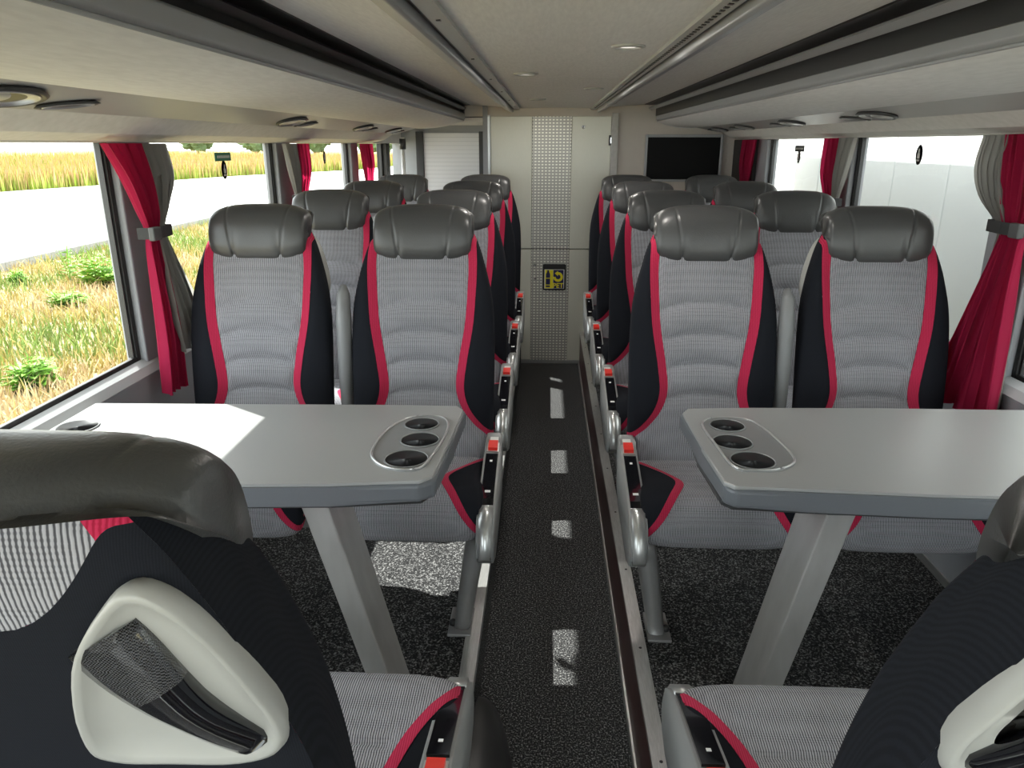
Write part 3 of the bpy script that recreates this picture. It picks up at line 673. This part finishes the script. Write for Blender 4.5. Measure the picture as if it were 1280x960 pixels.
        for y, w_ in ((-0.035, 0.004), (-0.175, 0.008)): plate('control_mark', y - 0.004, y + 0.004, 0.230 - w_, 0.230 + w_, 0.0078, 'white', bd)
        # curved lever at the front
        V = []
        for i, (y, z) in enumerate([(-0.228, 0.428), (-0.252, 0.418), (-0.282, 0.400), (-0.305, 0.372), (-0.322, 0.340), (-0.326, 0.310)]):
            w = 0.020 - 0.004 * i / 5
            for xx in (0.230 - w, 0.230 + w): V.append((a * xx, y, z)); V.append((a * xx, y + 0.008, z - 0.010))
        F = []
        for i in range(5):
            b0 = i * 4; c0 = b0 + 4; F += [(b0, c0, c0 + 2, b0 + 2), (b0 + 1, b0 + 3, c0 + 3, c0 + 1), (b0, b0 + 1, c0 + 1, c0), (b0 + 2, c0 + 2, c0 + 3, b0 + 3)]
        F += [(0, 2, 3, 1), (20, 21, 23, 22)]
        mk('recline_lever', V, F, 'silver', bd, True)
        # cast leg
        V = []
        for t in np.linspace(0, 1, 9):
            x = 0.205 - 0.055 * t ** 0.8; y = -0.15 - 0.035 * t; z = 0.32 * (1 - t); w = 0.033 - 0.008 * t; d0 = 0.125 - 0.055 * t
            for q in range(12):
                ang = 2 * math.pi * q / 12; c, s_ = math.cos(ang), math.sin(ang)
                V.append((a * (x + math.copysign(abs(c) ** 0.5, c) * w), y + math.copysign(abs(s_) ** 0.6, s_) * d0 * 0.6, z))
        lg = mk('leg', V, grid_faces(9, 12, True, a < 0) + [tuple(range(12)), tuple(range(96, 108))], 'cast', root)
        box('foot_plate', (min(a * 0.11, a * 0.18), -0.25, 0.0), (max(a * 0.11, a * 0.18), -0.11, 0.010), 'cast', lg, 0.003)
        lathe('bolt', [(0.011, 0), (0.011, 0.012), (0.006, 0.016), (0, 0.016)], 'dark_plastic', lg, 8, (a * 0.122, -0.20, 0.01))
    else:
        box('wall_bracket', (min(-a * 0.2, -a * 0.34), -0.10, 0.27), (max(-a * 0.2, -a * 0.34), -0.03, 0.34), 'cast', root, 0.006)
        box('wall_bracket', (min(a * 0.2, a * 0.30), -0.10, 0.27), (max(a * 0.2, a * 0.30), -0.03, 0.335), 'cast', root, 0.006)
    if armrest:
        # raised padded armrest between the two seats (upright)
        x = -a * 0.252; pts = [(x, 0.17, 0.50), (x, 0.155, 0.60), (x, 0.16, 0.75), (x, 0.17, 0.87), (x, 0.185, 0.945), (x, 0.20, 0.972)]
        ar = tube('armrest', pts, [0.022, 0.028, 0.030, 0.030, 0.026, 0.012], 'grey_plastic', root, 14, 0.8)
        tube('armrest_pivot', [(x - a * 0.02, 0.20, 0.52), (x + a * 0.035, 0.20, 0.52)], 0.032, 'grey_plastic', ar, 16)
    return root
def curve_profile():
    pts = [(0.20, 0.425), (0.12, 0.432), (0.02, 0.440), (-0.08, 0.450), (-0.16, 0.458), (-0.205, 0.456), (-0.238, 0.440), (-0.258, 0.412), (-0.266, 0.375), (-0.262, 0.340), (-0.248, 0.318), (-0.225, 0.312)]
    a = np.array(pts); d = np.r_[0, np.cumsum(np.hypot(*np.diff(a, axis=0).T))]; L_ = d[-1]
    out = []; n = 64
    fy = curve(list(zip(d, a[:, 0]))); fz = curve(list(zip(d, a[:, 1])))
    for i in range(n + 1):
        s = L_ * i / n; e = 1e-3
        ty, tz = fy(min(L_, s + e)) - fy(max(0, s - e)), fz(min(L_, s + e)) - fz(max(0, s - e)); l = math.hypot(ty, tz)
        out.append(((fy(s), fz(s)), (tz / l, -ty / l), i / n))
    return out
CXL, WXL, CXR, WXR = -0.39, -0.915, 0.495, 1.018
ROWS = [2.12, 2.925, 3.735, 4.56]
protos = {}
rown = ['just behind the {s} table', 'second row behind the {s} table', 'third row behind the {s} table', 'last row at the rear {s}']
for side, cxs, a in (('left', (CXL, WXL), 1), ('right', (CXR, WXR), -1)):
    for j, kind in enumerate(('aisle', 'window')):
        pr = build_seat('coach_seat', 0.165, 'front', a, kind == 'aisle', kind == 'aisle')
        for k, y in enumerate(ROWS):
            o = pr if k == 0 else copy_tree(pr)
            o.location = (cxs[j], y, P)
            tag(o, 'grey coach seat with crimson stripes, %s, %s side' % (rown[k].format(s=side), kind), 'seat', 'coach seats facing the viewer')
for side, x, a in (('left', -0.390, -1), ('right', 0.500, 1)):
    o = build_seat('coach_seat', 0.25, 'rear', a, True, False)
    for ch in o.children:
        if ch.name.split('.')[0] in ('back_panel', 'side_stripe', 'side_bolster', 'back_shell', 'rear_band', 'rear_tip', 'headrest', 'grip_shell'):
            nm = ch.name.split('.')[0]; S1 = Seat(0.25, 'rear')
            for q in [ch] + list(ch.children):
                for v in q.data.vertices:
                    t = min(1, max(0, (v.co.y - S1.y0(v.co.z) - 0.02) / 0.10))
                    v.co.x *= {'headrest': 0.91, 'grip_shell': 0.93}.get(nm, 0.80 + 0.20 * t)
                    v.co.y += 0.095
                    if nm == 'headrest': v.co.z -= 0.020
        elif ch.name.startswith('cushion') or ch.name.startswith('seat_pan'): ch.data.transform(Matrix.Translation((a * 0.025, 0, 0))); o.location = (x, 0.93, P); o.rotation_euler = (0, 0, math.pi)
    tag(o, 'coach seat seen from behind with pale shoulder grip, bottom %s corner' % side, 'seat', 'coach seats facing the tables')

# ------------------------------------------------------------------ tables
def table(side):
    s = -1 if side == 'left' else 1
    if s < 0:
        out = [(-0.217, 1.875), (-0.226, 1.66), (-0.238, 1.455), (-0.262, 1.430), (-0.45, 1.405), (-0.70, 1.390), (-1.238, 1.385), (-1.238, 1.885), (-0.80, 1.893), (-0.40, 1.905), (-0.237, 1.908)]
        ins = [(-0.394, 1.545), (-0.402, 1.621), (-0.395, 1.698), (-0.374, 1.766), (-0.345, 1.808), (-0.294, 1.823), (-0.258, 1.806), (-0.240, 1.755), (-0.240, 1.664), (-0.250, 1.57), (-0.266, 1.49), (-0.303, 1.471), (-0.355, 1.49)]
        cups = [(-0.311, 1.757, 0.044), (-0.298, 1.651, 0.047), (-0.310, 1.537, 0.050)]
        wcup = (-1.175, 1.70); leg = [(-0.53, -0.378), (1.575, 1.60)]
    else:
        out = [(0.368, 1.880), (0.372, 1.66), (0.382, 1.455), (0.402, 1.432), (0.55, 1.425), (0.80, 1.412), (1.325, 1.40), (1.325, 1.945), (0.90, 1.938), (0.55, 1.925), (0.388, 1.916)]
        ins = [(0.397, 1.773), (0.412, 1.819), (0.443, 1.839), (0.499, 1.841), (0.535, 1.819), (0.555, 1.748), (0.566, 1.67), (0.570, 1.585), (0.556, 1.545), (0.517, 1.513), (0.463, 1.504), (0.418, 1.522), (0.405, 1.638)]
        cups = [(0.463, 1.782, 0.044), (0.450, 1.671, 0.047), (0.470, 1.563, 0.050)]
        wcup = (1.255, 1.70); leg = [(0.665, 0.535), (1.575, 1.60)]
    zt = 0.97
    ox, oy = leg[0][1], 1.6
    t = empty('folding_table', (ox, oy, P)); T = lambda p: (p[0] - ox, p[1] - oy)
    if s < 0: tag(t, 'grey table with three cup holders and slanted metal leg, left of the aisle', 'table', 'tables between facing seats')
    else: tag(t, 'grey table with three cup holders and slanted metal leg, right of the aisle', 'table', 'tables between facing seats')
    o2 = [T(p) for p in out]; z0 = zt - P
    holes = [(*T((x, y)), r * 0.93) for x, y, r in cups] + [(*T(wcup), 0.050 * 0.93)]
    tt = extrude_poly('table_top', o2, z0 - 0.012, z0, 'table', t, 0.004, 2)
    c = np.mean(o2, axis=0)
    def grow(k): return [(p[0] + (p[0] - c[0]) / abs(p[0] - c[0] + 1e-9) * k * (1 if abs(p[0] - c[0]) > 0.3 else 0), p[1] + np.sign(p[1] - c[1]) * k) for p in o2]
    def safe(k):
        g = grow(k); return g
    te = extrude_poly('table_edge', safe(0.006), z0 - 0.050, z0 - 0.006, 'table_edge', t, 0.010, 3)
    tu = extrude_poly('table_underside', safe(-0.012), z0 - 0.062, z0 - 0.048, 'dark_plastic', t, 0.004, 2)
    # cup holder tray
    isn = smooth_closed([T(p) for p in ins], 5); ci = np.mean(isn, axis=0); n = len(isn)
    V = []
    rings = [(1.0, 0.0002), (0.985, 0.004), (0.955, 0.0045), (0.93, 0.002), (0.86, 0.0016), (0.80, 0.0014)]
    for k, z in rings:
        for p in isn: V.append((ci[0] + (p[0] - ci[0]) * k, ci[1] + (p[1] - ci[1]) * k, z0 + z))
    F = grid_faces(len(rings), n, True)
    F.append(tuple(range((len(rings) - 1) * n, len(rings) * n)))
    b0 = len(V); V += [(ci[0] + (p[0] - ci[0]) * 0.99, ci[1] + (p[1] - ci[1]) * 0.99, z0 - 0.004) for p in isn]
    F += [(b0 + (j + 1) % n, (j + 1) % n, j, b0 + j) for j in range(n)]; F.append(tuple(range(b0, b0 + n))[::-1])
    ob = mk('cup_tray', V, F, 'grey_plastic', t, False)
    for q in (tt, te, ob): cut(q, holes if q is not ob else holes[:3], z0)
    for x, y, r in cups:
        cup_holder(*T((x, y)), z0 + 0.0016, r, t)
    cup_holder(*T(wcup), z0 + 0.0006, 0.050, t)
    # raised rim round the tray (bright)
    tube('tray_rim', [(ci[0] + (p[0] - ci[0]) * 0.97, ci[1] + (p[1] - ci[1]) * 0.97, z0 + 0.003) for p in isn], 0.003, 'silver', ob, 8, 1.0, True)
    # slanted leg: deep flat tube
    (xt, xb), (yt, yb) = leg
    def ring(x, y, z, w=0.030, d=0.075): return [(x - w - ox, y - d - oy, z), (x + w - ox, y - d - oy, z), (x + w - ox, y + d - oy, z), (x - w - ox, y + d - oy, z)]
    bm = bmesh.new(); A = [bm.verts.new(v) for v in ring(xb, yb, 0.012, 0.029, 0.065)]; B = [bm.verts.new(v) for v in ring(xt, yt, z0 - 0.06, 0.032, 0.075)]
    for i in range(4): bm.faces.new((A[i], A[(i + 1) % 4], B[(i + 1) % 4], B[i]))
    bm.faces.new(A[::-1]); bm.faces.new(B); bmesh.ops.bevel(bm, geom=bm.edges[:], offset=0.004, segments=2, affect='EDGES', profile=0.5)
    lg = from_bm('leg', bm, 'steel_leg', t)
    box('foot_plate', (xb - ox - 0.05, yb - oy - 0.09, 0), (xb - ox + 0.05, yb - oy + 0.09, 0.012), 'steel_leg', lg, 0.003)
    box('top_bracket', (xt - ox - 0.06, yt - oy - 0.12, z0 - 0.075), (xt - ox + 0.06, yt - oy + 0.12, z0 - 0.058), 'dark_plastic', lg, 0.003)
def cup_holder(x, y, z, r, par):
    c = lathe('cup_holder', [(r * 0.98, 0.001), (r * 0.93, 0.0005), (r * 0.91, -0.006), (r * 0.86, -0.040), (r * 0.80, -0.046), (0.0, -0.047)], 'cup_black', par, 36, (x, y, z))
    lathe('cup_rim', [(r * 1.03, 0.0), (r * 1.01, 0.003), (r * 0.97, 0.0032), (r * 0.94, 0.0005)], 'grey_plastic', c, 36, (x, y, z))
    for k in range(3):
        a = math.pi / 3 + k * math.tau / 3; ca, sa = math.cos(a), math.sin(a)
        V = [(x + ca * r * q - sa * w, y + sa * r * q + ca * w, z + h) for h, q in ((-0.008, 0.90), (-0.024, 0.66), (-0.040, 0.84)) for w in (-0.007, 0.007)]
        mk('spring_fin', V, [(0, 1, 3, 2), (2, 3, 5, 4)], 'dark_plastic', c)
def cut(ob, holes, z):
    bm = bmesh.new()
    for x, y, r in holes:
        bmesh.ops.create_cone(bm, cap_ends=True, segments=36, radius1=r, radius2=r, depth=0.11, matrix=Matrix.Translation((x, y, z)))
    me = bpy.data.meshes.new('cutter'); bm.to_mesh(me); bm.free(); c = bpy.data.objects.new('cutter', me); COL.objects.link(c)
    par = ob.parent; ob.parent = None
    md = ob.modifiers.new('cut', 'BOOLEAN'); md.operation = 'DIFFERENCE'; md.solver = 'EXACT'; md.object = c
    dg = bpy.context.evaluated_depsgraph_get(); nm = bpy.data.meshes.new_from_object(ob.evaluated_get(dg))
    ob.modifiers.clear(); ob.data = nm; ob.parent = par; bpy.data.objects.remove(c)
table('left'); table('right')

# ------------------------------------------------------------------ curtains
def cloth_panel(name, x_in, s, keys, nf, amp, mat, parent, ph=0.0, zt=1.66, zbot=0.9, flare=None):
    """keys: (z, y0, y1, gather 0..1, x offset)"""
    ks = sorted(keys); z_ = [k[0] for k in ks]
    f0 = curve([(k[0], k[1]) for k in ks]); f1 = curve([(k[0], k[2]) for k in ks]); fa = curve([(k[0], k[3]) for k in ks]); fx = curve([(k[0], k[4]) for k in ks])
    nr, nc = 46, nf * 9 + 1; V = []
    rnd = random.Random(int(abs(ph) * 100) + nf); jit = [rnd.uniform(-0.5, 0.5) for _ in range(nf + 2)]; hj = [rnd.uniform(-0.015, 0.01) for _ in range(nf + 2)]
    for i in range(nr):
        t = i / (nr - 1); z = ks[0][0] + (ks[-1][0] - ks[0][0]) * t
        for j in range(nc):
            u = j / (nc - 1); q = u * nf; k = int(min(nf - 1, q)); w = jit[k] * (1 - (q - k)) + jit[k + 1] * (q - k)
            ang = 2 * math.pi * q + ph + w * 1.2 + 0.5 * math.sin(z * 7 + k)
            am = amp * fa(z) * (0.7 + 0.6 * abs(math.sin(k * 2.3 + 1)))
            y = f0(z) + (f1(z) - f0(z)) * u + 0.12 * (f1(z) - f0(z)) / nf * math.sin(2 * ang)
            x = x_in - s * (fx(z) + am * (0.5 + 0.5 * math.sin(ang)))
            V.append((x, y, z + (hj[k] * (1 - (q - k)) + hj[k + 1] * (q - k)) * (1 - t) ** 3))
    return mk(name, V, grid_faces(nr, nc), mat, parent)
def curtain(side, lbl, panels, tie):
    s = -1 if side == 'left' else 1; xin = XL + 0.03 if s < 0 else XR - 0.012
    yb = min(min(k[1] for k in p[1]) for p in panels); zb = min(min(k[0] for k in p[1]) for p in panels)
    r = empty('curtain', (xin, yb, zb)); tag(r, lbl, 'curtain', 'window curtains')
    for mat, keys, nf, amp, ph in panels:
        cloth_panel('crimson_panel' if mat == 'red_cloth' else 'grey_panel', 0, s, [(k[0] - zb, k[1] - yb, k[2] - yb, k[3], k[4]) for k in keys], nf, amp, mat, r, ph)
    if tie:
        z, y0, y1 = tie
        y0 -= yb; y1 -= yb; z -= zb; x = -s * 0.0
        pts = [(-s * 0.0, y0, z), (-s * 0.045, y0 + 0.004, z), (-s * 0.052, (y0 + y1) / 2, z), (-s * 0.045, y1 - 0.004, z), (0, y1, z)]
        bm = bmesh.new(); h = 0.017
        lo = [bm.verts.new((p[0], p[1], p[2] - h)) for p in pts]; hi = [bm.verts.new((p[0], p[1], p[2] + h)) for p in pts]
        for i in range(4): bm.faces.new((lo[i], lo[i + 1], hi[i + 1], hi[i]))
        res = bmesh.ops.solidify(bm, geom=bm.faces[:], thickness=0.004)
        st = from_bm('tie_strap', bm, 'strap', r)
        box('tie_clip', (min(-s * 0.043, -s * 0.062), y0 - 0.018, z - 0.020), (max(-s * 0.043, -s * 0.062), y0 + 0.026, z + 0.020), 'strap', st, 0.004)
ZL, ZR = 1.652, 1.676
curtain('left', 'large crimson and grey curtain tied to the front left window pillar beside the table', [
    ('red_cloth', [(ZL, 2.055, 2.25, 0.8, 0.0), (1.55, 2.13, 2.265, 0.9, 0.004), (1.45, 2.19, 2.285, 0.7, 0.006), (1.40, 2.215, 2.275, 0.5, 0.01), (1.35, 2.205, 2.275, 0.6, 0.01), (1.1, 2.19, 2.285, 1.0, 0.01), (0.90, 2.17, 2.28, 1.0, 0.01)], 8, 0.034, 0.3),
    ('grey_cloth', [(ZL, 2.245, 2.41, 0.8, 0.0), (1.55, 2.265, 2.42, 0.9, 0.004), (1.46, 2.28, 2.36, 0.7, 0.006), (1.40, 2.270, 2.315, 0.5, 0.012), (1.34, 2.262, 2.335, 0.7, 0.012), (1.15, 2.25, 2.43, 1.1, 0.02), (1.02, 2.26, 2.50, 1.1, 0.025)], 6, 0.034, 1.1)], (1.395, 2.195, 2.325))
curtain('right', 'large crimson and grey curtain flaring beside the front right window seat', [
    ('red_cloth', [(ZR, 2.10, 2.30, 0.9, 0.0), (1.55, 2.10, 2.28, 0.9, 0.0), (1.47, 2.11, 2.26, 0.6, 0.006), (1.42, 2.125, 2.235, 0.5, 0.01), (1.36, 2.12, 2.245, 0.7, 0.012), (1.15, 2.095, 2.33, 1.1, 0.010), (1.0, 2.08, 2.40, 1.1, 0.012), (0.86, 2.07, 2.46, 1.1, 0.014)], 10, 0.034, 0.8),
    ('grey_cloth', [(ZR, 2.29, 2.43, 0.8, 0.0), (1.58, 2.29, 2.445, 0.9, 0.0), (1.5, 2.255, 2.39, 0.8, 0.004), (1.42, 2.215, 2.265, 0.5, 0.01), (1.35, 2.20, 2.27, 0.6, 0.005), (1.1, 2.12, 2.20, 0.6, 0.0), (0.9, 2.10, 2.18, 0.6, 0.0)], 6, 0.026, 2.0)], (1.425, 2.11, 2.275))
def small_curtain(side, lbl, y, red_first, both):
    zt = ZL if side == 'left' else ZR
    def ks(y0, y1, t0, t1): return [(zt, y0, y1, 0.8, 0.0), (1.52, y0 + (t0 - y0) * 0.4, y1 + (t1 - y1) * 0.3, 0.9, 0.004), (1.40, t0, t1, 0.5, 0.008), (1.30, t0 - 0.01, t1 + 0.01, 0.8, 0.01), (0.95, t0 - 0.06, t1 + 0.06, 1.0, 0.02)]
    pn = []
    if both:
        a, b_ = ('red_cloth', 'grey_cloth') if red_first else ('grey_cloth', 'red_cloth')
        pn = [(a, ks(y - 0.10, y + 0.09, y + 0.02, y + 0.09), 4, 0.03, 0.4), (b_, ks(y + 0.08, y + 0.25, y + 0.08, y + 0.18), 4, 0.03, 1.3)]
        tie = (1.40, y + 0.01, y + 0.19)
    else:
        pn = [('red_cloth', ks(y - 0.02, y + 0.28, y + 0.08, y + 0.27), 5, 0.034, 0.7)]; tie = (1.39, y + 0.06, y + 0.28)
    curtain(side, lbl, pn, tie)
small_curtain('left', 'grey and crimson curtain on the second left pillar, behind the first window seat', 3.60, False, True)
small_curtain('left', 'slim all-crimson curtain on the third left pillar near the rear', 4.98, True, False)
small_curtain('right', 'crimson and grey curtain on the second right pillar above the headrests', 3.50, False, True)
small_curtain('right', 'slim all-crimson curtain at the rear right beside the screen', 5.02, True, False)

# ------------------------------------------------------------------ window stickers
def oval_sticker(x, y, z, s, lbl, green=None):
    o = empty('window_sticker', (x, y, z)); tag(o, lbl, 'sticker', 'window stickers')
    n = 24; V = [(0, 0.042 * math.cos(2 * math.pi * k / n), 0.027 * math.sin(2 * math.pi * k / n)) for k in range(n)]
    R = Matrix.Rotation(0, 3, 'X')
    bm = bmesh.new(); vs_ = [bm.verts.new((0, 0.027 * math.cos(2 * math.pi * k / n), 0.036 * math.sin(2 * math.pi * k / n))) for k in range(n)]
    bm.faces.new(vs_); bmesh.ops.solidify(bm, geom=bm.faces[:], thickness=0.001); from_bm('backing', bm, 'rubber', o)
    for (y0, z0, w, h) in ((0, 0.012, 0.004, 0.009), (0, -0.004, 0.009, 0.009), (0, -0.020, 0.012, 0.003)):
        box('pictogram', (-s * 0.0022 - 0.0004, y0 - w, z0 - h), (-s * 0.0022 + 0.0004, y0 + w, z0 + h), 'label_grey', o)
def label_sticker(x, y, z, s, lbl, mat):
    o = empty('window_sticker', (x, y, z)); tag(o, lbl, 'sticker', 'window stickers')
    box('backing', (-0.001, -0.075, -0.016), (0.001, 0.075, 0.016), mat, o)
    for k in range(8): box('print_mark', (-s * 0.0018 - 0.0003, -0.056 + 0.015 * k, -0.005), (-s * 0.0018 + 0.0003, -0.047 + 0.015 * k, 0.005), 'label_grey', o)
xl, xr = GL + 0.006, GR - 0.006
oval_sticker(xl, 3.02, 1.552, -1, 'black oval pictogram sticker below the green label on the left window')
label_sticker(xl, 3.02, 1.602, -1, 'small green lettered sticker near the top of the second left window', 'green_sign')
oval_sticker(xl, 4.42, 1.576, -1, 'black oval pictogram sticker on the third left window')
oval_sticker(xr, 2.95, 1.612, 1, 'black oval pictogram sticker alone on the second right window')
oval_sticker(xr, 4.33, 1.585, 1, 'black oval pictogram sticker below the dark label on the third right window')
label_sticker(xr, 4.33, 1.626, 1, 'small dark label sticker at the top of the third right window', 'dark_plastic')

# ------------------------------------------------------------------ black rounded cover in the aisle by the front left seat
V = []; nr, nc = 22, 16
for i in range(nr):
    t = i / (nr - 1); y = 0.95 + (1.83 - 0.95) * t; k = math.sqrt(max(0.0, 1 - max(0, (y - 1.25) / 0.58) ** 2))
    for j in range(nc):
        a = math.pi / 2 * j / (nc - 1); V.append((EL + 0.010 + 0.135 * k * math.sin(a) ** 0.8, y, 0.235 * (0.15 + 0.85 * k) * math.cos(a) ** 0.8 if j < nc - 1 else 0))
cv = mk('aisle_cover', V, grid_faces(nr, nc, False, True), 'gloss_black', None)
cv.data.materials[0] = plain('satin_black', (0.03, 0.03, 0.031), 0.35)
tag(cv, 'satin black rounded plastic cover on the aisle floor beside the front left seat', 'cover')

# ------------------------------------------------------------------ outside
GZ = -1.7
struct(box('ground', (-16, -60, GZ - 0.3), (60, 260, GZ), 'soil'))
rdv = [(-15.2, -60), (-15.2, 300), (-2, 300), (-26.0, 104), (-34.1, 96), (-40, 54.5), (-52, -60)]
struct(extrude_poly('road', [(-15.2, -60), (-15.2, 200), (-18, 200), (-26, 104), (-34.1, 84), (-40, 54.5), (-56, -60)], GZ - 0.3, GZ + 0.01, 'road'))
struct(box('ground_field', (-400, -60, GZ - 0.3), (-17, 400, GZ - 0.02), 'field'))
kb = empty('kerb', (-15.1, 0, GZ)); struct(kb)
y = 8.0; i = 0
while y < 70:
    box('kerb_stone', (-0.12, y, -0.1), (0.12, y + 0.985, 0.24), 'kerb', kb, 0.012, 1); y += 1.0
def blades(name, n, sampler, hrange, wrange, palette, label, cat, lean=0.35, seed=1, base=(1, 1, 1), tip=(1, 1, 1)):
    r = random.Random(seed); V, F, C = [], [], []
    for _ in range(n):
        x, y, z = sampler(r); h = r.uniform(*hrange); w = r.uniform(*wrange); a = r.uniform(0, math.tau); b_ = r.uniform(0, math.tau); l = r.uniform(0, lean) * h
        dx, dy = math.cos(a) * w, math.sin(a) * w; lx, ly = math.cos(b_) * l, math.sin(b_) * l; k = len(V)
        V += [(x - dx, y - dy, z), (x + dx, y + dy, z), (x + lx * 0.4 + dx * 0.6, y + ly * 0.4 + dy * 0.6, z + h * 0.6), (x + lx * 0.4 - dx * 0.6, y + ly * 0.4 - dy * 0.6, z + h * 0.6), (x + lx, y + ly, z + h)]
        F += [(k, k + 1, k + 2, k + 3), (k + 3, k + 2, k + 4)]; c = palette(r, x, y); c0 = tuple(q * k for q, k in zip(c, base)); c2 = tuple(q * k for q, k in zip(c, tip)); C += [(*c0, 1)] * 2 + [(*c, 1)] * 2 + [(*c2, 1)]
    me = bpy.data.meshes.new(name); me.from_pydata(V, [], F); ca = me.color_attributes.new('Col', 'FLOAT_COLOR', 'POINT')
    ca.data.foreach_set('color', np.array(C, 'f').ravel()); me.materials.append(M['blade'])
    o = link(bpy.data.objects.new(name, me)); tag(o, label, cat, kind='stuff'); return o
def patch(x, y): return 0.5 + 0.5 * math.sin(x * 0.9 + 1.7 * math.sin(y * 0.5)) * math.cos(y * 0.7 + 1.3 * math.sin(x * 0.45))
def near_pal(r, x, y):
    g = patch(x, y) * 0.7 + r.random() * 0.45
    if g > 0.72: b_ = (0.17, 0.24, 0.06)
    elif g > 0.42: b_ = (0.36, 0.29, 0.10)
    else: b_ = (0.46, 0.35, 0.20)
    k = r.uniform(0.7, 1.25); return tuple(min(0.9, c * k) for c in b_)
def near_s(r):
    x = -3.2 - 11.7 * r.random(); y = -x * r.uniform(0.75, 2.9); return x, y, GZ
blades('verge_grass', 34000, near_s, (0.10, 0.34), (0.008, 0.022), near_pal, 'dry yellow and green grass between the bus and the road', 'grass', 0.9, 2)
def field_pal(r, x, y):
    v = r.random(); b_ = (0.24, 0.27, 0.05) if v < 0.34 else ((0.42, 0.35, 0.12) if v < 0.75 else (0.44, 0.27, 0.14))
    k = r.uniform(0.8, 1.2); return tuple(c * k for c in b_)
ed = [(-56, -60), (-40, 54.5), (-34.1, 84), (-26, 104), (-18, 200)]
def field_s(r):
    q = r.random() ** 2.0; y = 30 + 125 * r.random(); xe = float(np.interp(y, [p[1] for p in ed], [p[0] for p in ed])); d = q * 60
    return xe - d - 0.2, y, GZ - 0.02 + d * 0.012
blades('field_grass', 52000, field_s, (1.0, 1.9), (0.035, 0.08), field_pal, 'tall golden grass of the field across the road', 'grass', 0.25, 3, (0.75, 1.05, 0.6), (1.15, 0.85, 1.15))
# weeds on the verge
def weed(loc, h, n, lbl, spread=0.35, leaf=0.16, seed=1, flower=None):
    r = random.Random(seed); o = empty('weed', loc); tag(o, lbl, 'weed', 'weeds on the verge')
    V, F = [], []
    for st in range(n):
        a = r.uniform(0, math.tau); tx, ty = math.cos(a) * spread * r.uniform(0.1, 1), math.sin(a) * spread * r.uniform(0.1, 1); hh = h * r.uniform(0.45, 1)
        k0 = len(V); w = 0.012
        V += [(-w, 0, 0), (w, 0, 0), (tx + w * 0.5, ty, hh), (tx - w * 0.5, ty, hh)]; F.append((k0, k0 + 1, k0 + 2, k0 + 3))
        for lf in range(9):
            t = 0.12 + 0.86 * lf / 9; b_ = r.uniform(0, math.tau); L_ = leaf * (1.3 - t) * r.uniform(0.7, 1.3); ww = L_ * 0.22; p = Vector((tx * t, ty * t, hh * t))
            d = Vector((math.cos(b_), math.sin(b_), 0.35)).normalized(); q = Vector((-math.sin(b_), math.cos(b_), 0.2)); k0 = len(V)
            V += [p, p + d * L_ * 0.5 + q * ww, p + d * L_ - Vector((0, 0, L_ * 0.2)), p + d * L_ * 0.5 - q * ww]; F.append((k0, k0 + 1, k0 + 2, k0 + 3))
    mk('foliage', V, F, 'leaf', o, False)
    return o
weed((-12.3, 18.6, GZ), 1.75, 5, 'tall thin green weed by the kerb, seen left of the curtain', 0.25, 0.30, 4)
weed((-10.9, 17.7, GZ), 0.85, 34, 'broad bright green weed clump beside the curtain', 0.95, 0.40, 5)
weed((-10.3, 15.3, GZ), 0.45, 22, 'low green weed clump in front of the bright one', 0.6, 0.30, 6)
weed((-7.35, 9.85, GZ), 0.50, 26, 'bright green leafy tuft just above the window sill', 0.34, 0.34, 7)
weed((-13.2, 17.9, GZ), 0.45, 12, 'small green weed tuft by the kerb at the left edge', 0.3, 0.26, 8)
# far trees
def tree(loc, rad, lbl, seed):
    o = empty('tree', loc); tag(o, lbl, 'tree', 'trees beyond the field'); r = random.Random(seed)
    tube('trunk', [(0, 0, 0), (0, 0, rad * 1.1)], [rad * 0.1, rad * 0.07], 'bark', o, 8)
    bm = bmesh.new(); bmesh.ops.create_icosphere(bm, subdivisions=4, radius=rad)
    from mathutils import noise
    for v in bm.verts:
        n = v.co.normalized(); k = 1 + 0.35 * noise.noise(n * 2.3 + Vector((seed, 0, 0))) + 0.22 * noise.noise(n * 6 + Vector((0, seed, 0))) + 0.12 * noise.noise(n * 15)
        v.co = Vector((v.co.x * k * 1.2, v.co.y * k * 1.2, v.co.z * k)) + Vector((0, 0, rad * 1.5))
    from_bm('crown', bm, 'crown', o)
for i, (x, y, rd) in enumerate([(-62, 205, 4.0), (-50, 215, 3.4), (-41, 190, 3.0), (-74, 195, 3.2), (-30, 180, 2.6), (-96, 210, 3.6)]):
    tree((x, y, GZ - 0.2), rd, ['rounded green tree far across the field, largest of the row', 'green tree far across the field right of the largest', 'far green tree seen between two left curtains', 'far green tree left of the largest one', 'farthest right green tree near the rear pillar', 'far green tree at the left end of the row'][i], i + 2)
# white clad hall on the right
hl = empty('hall_building', (2.05, 8, GZ)); tag(hl, 'white panel-clad hall standing close outside the right windows', 'building')
y = -9.0
while y < 24:
    box('wall_panel', (0, y, 0.0), (0.06, y + 0.626, 7.0), 'facade', hl, 0.004, 1); y += 0.632
box('core', (0.085, -10, 0), (0.3, 24, 6.98), 'rubber', hl)
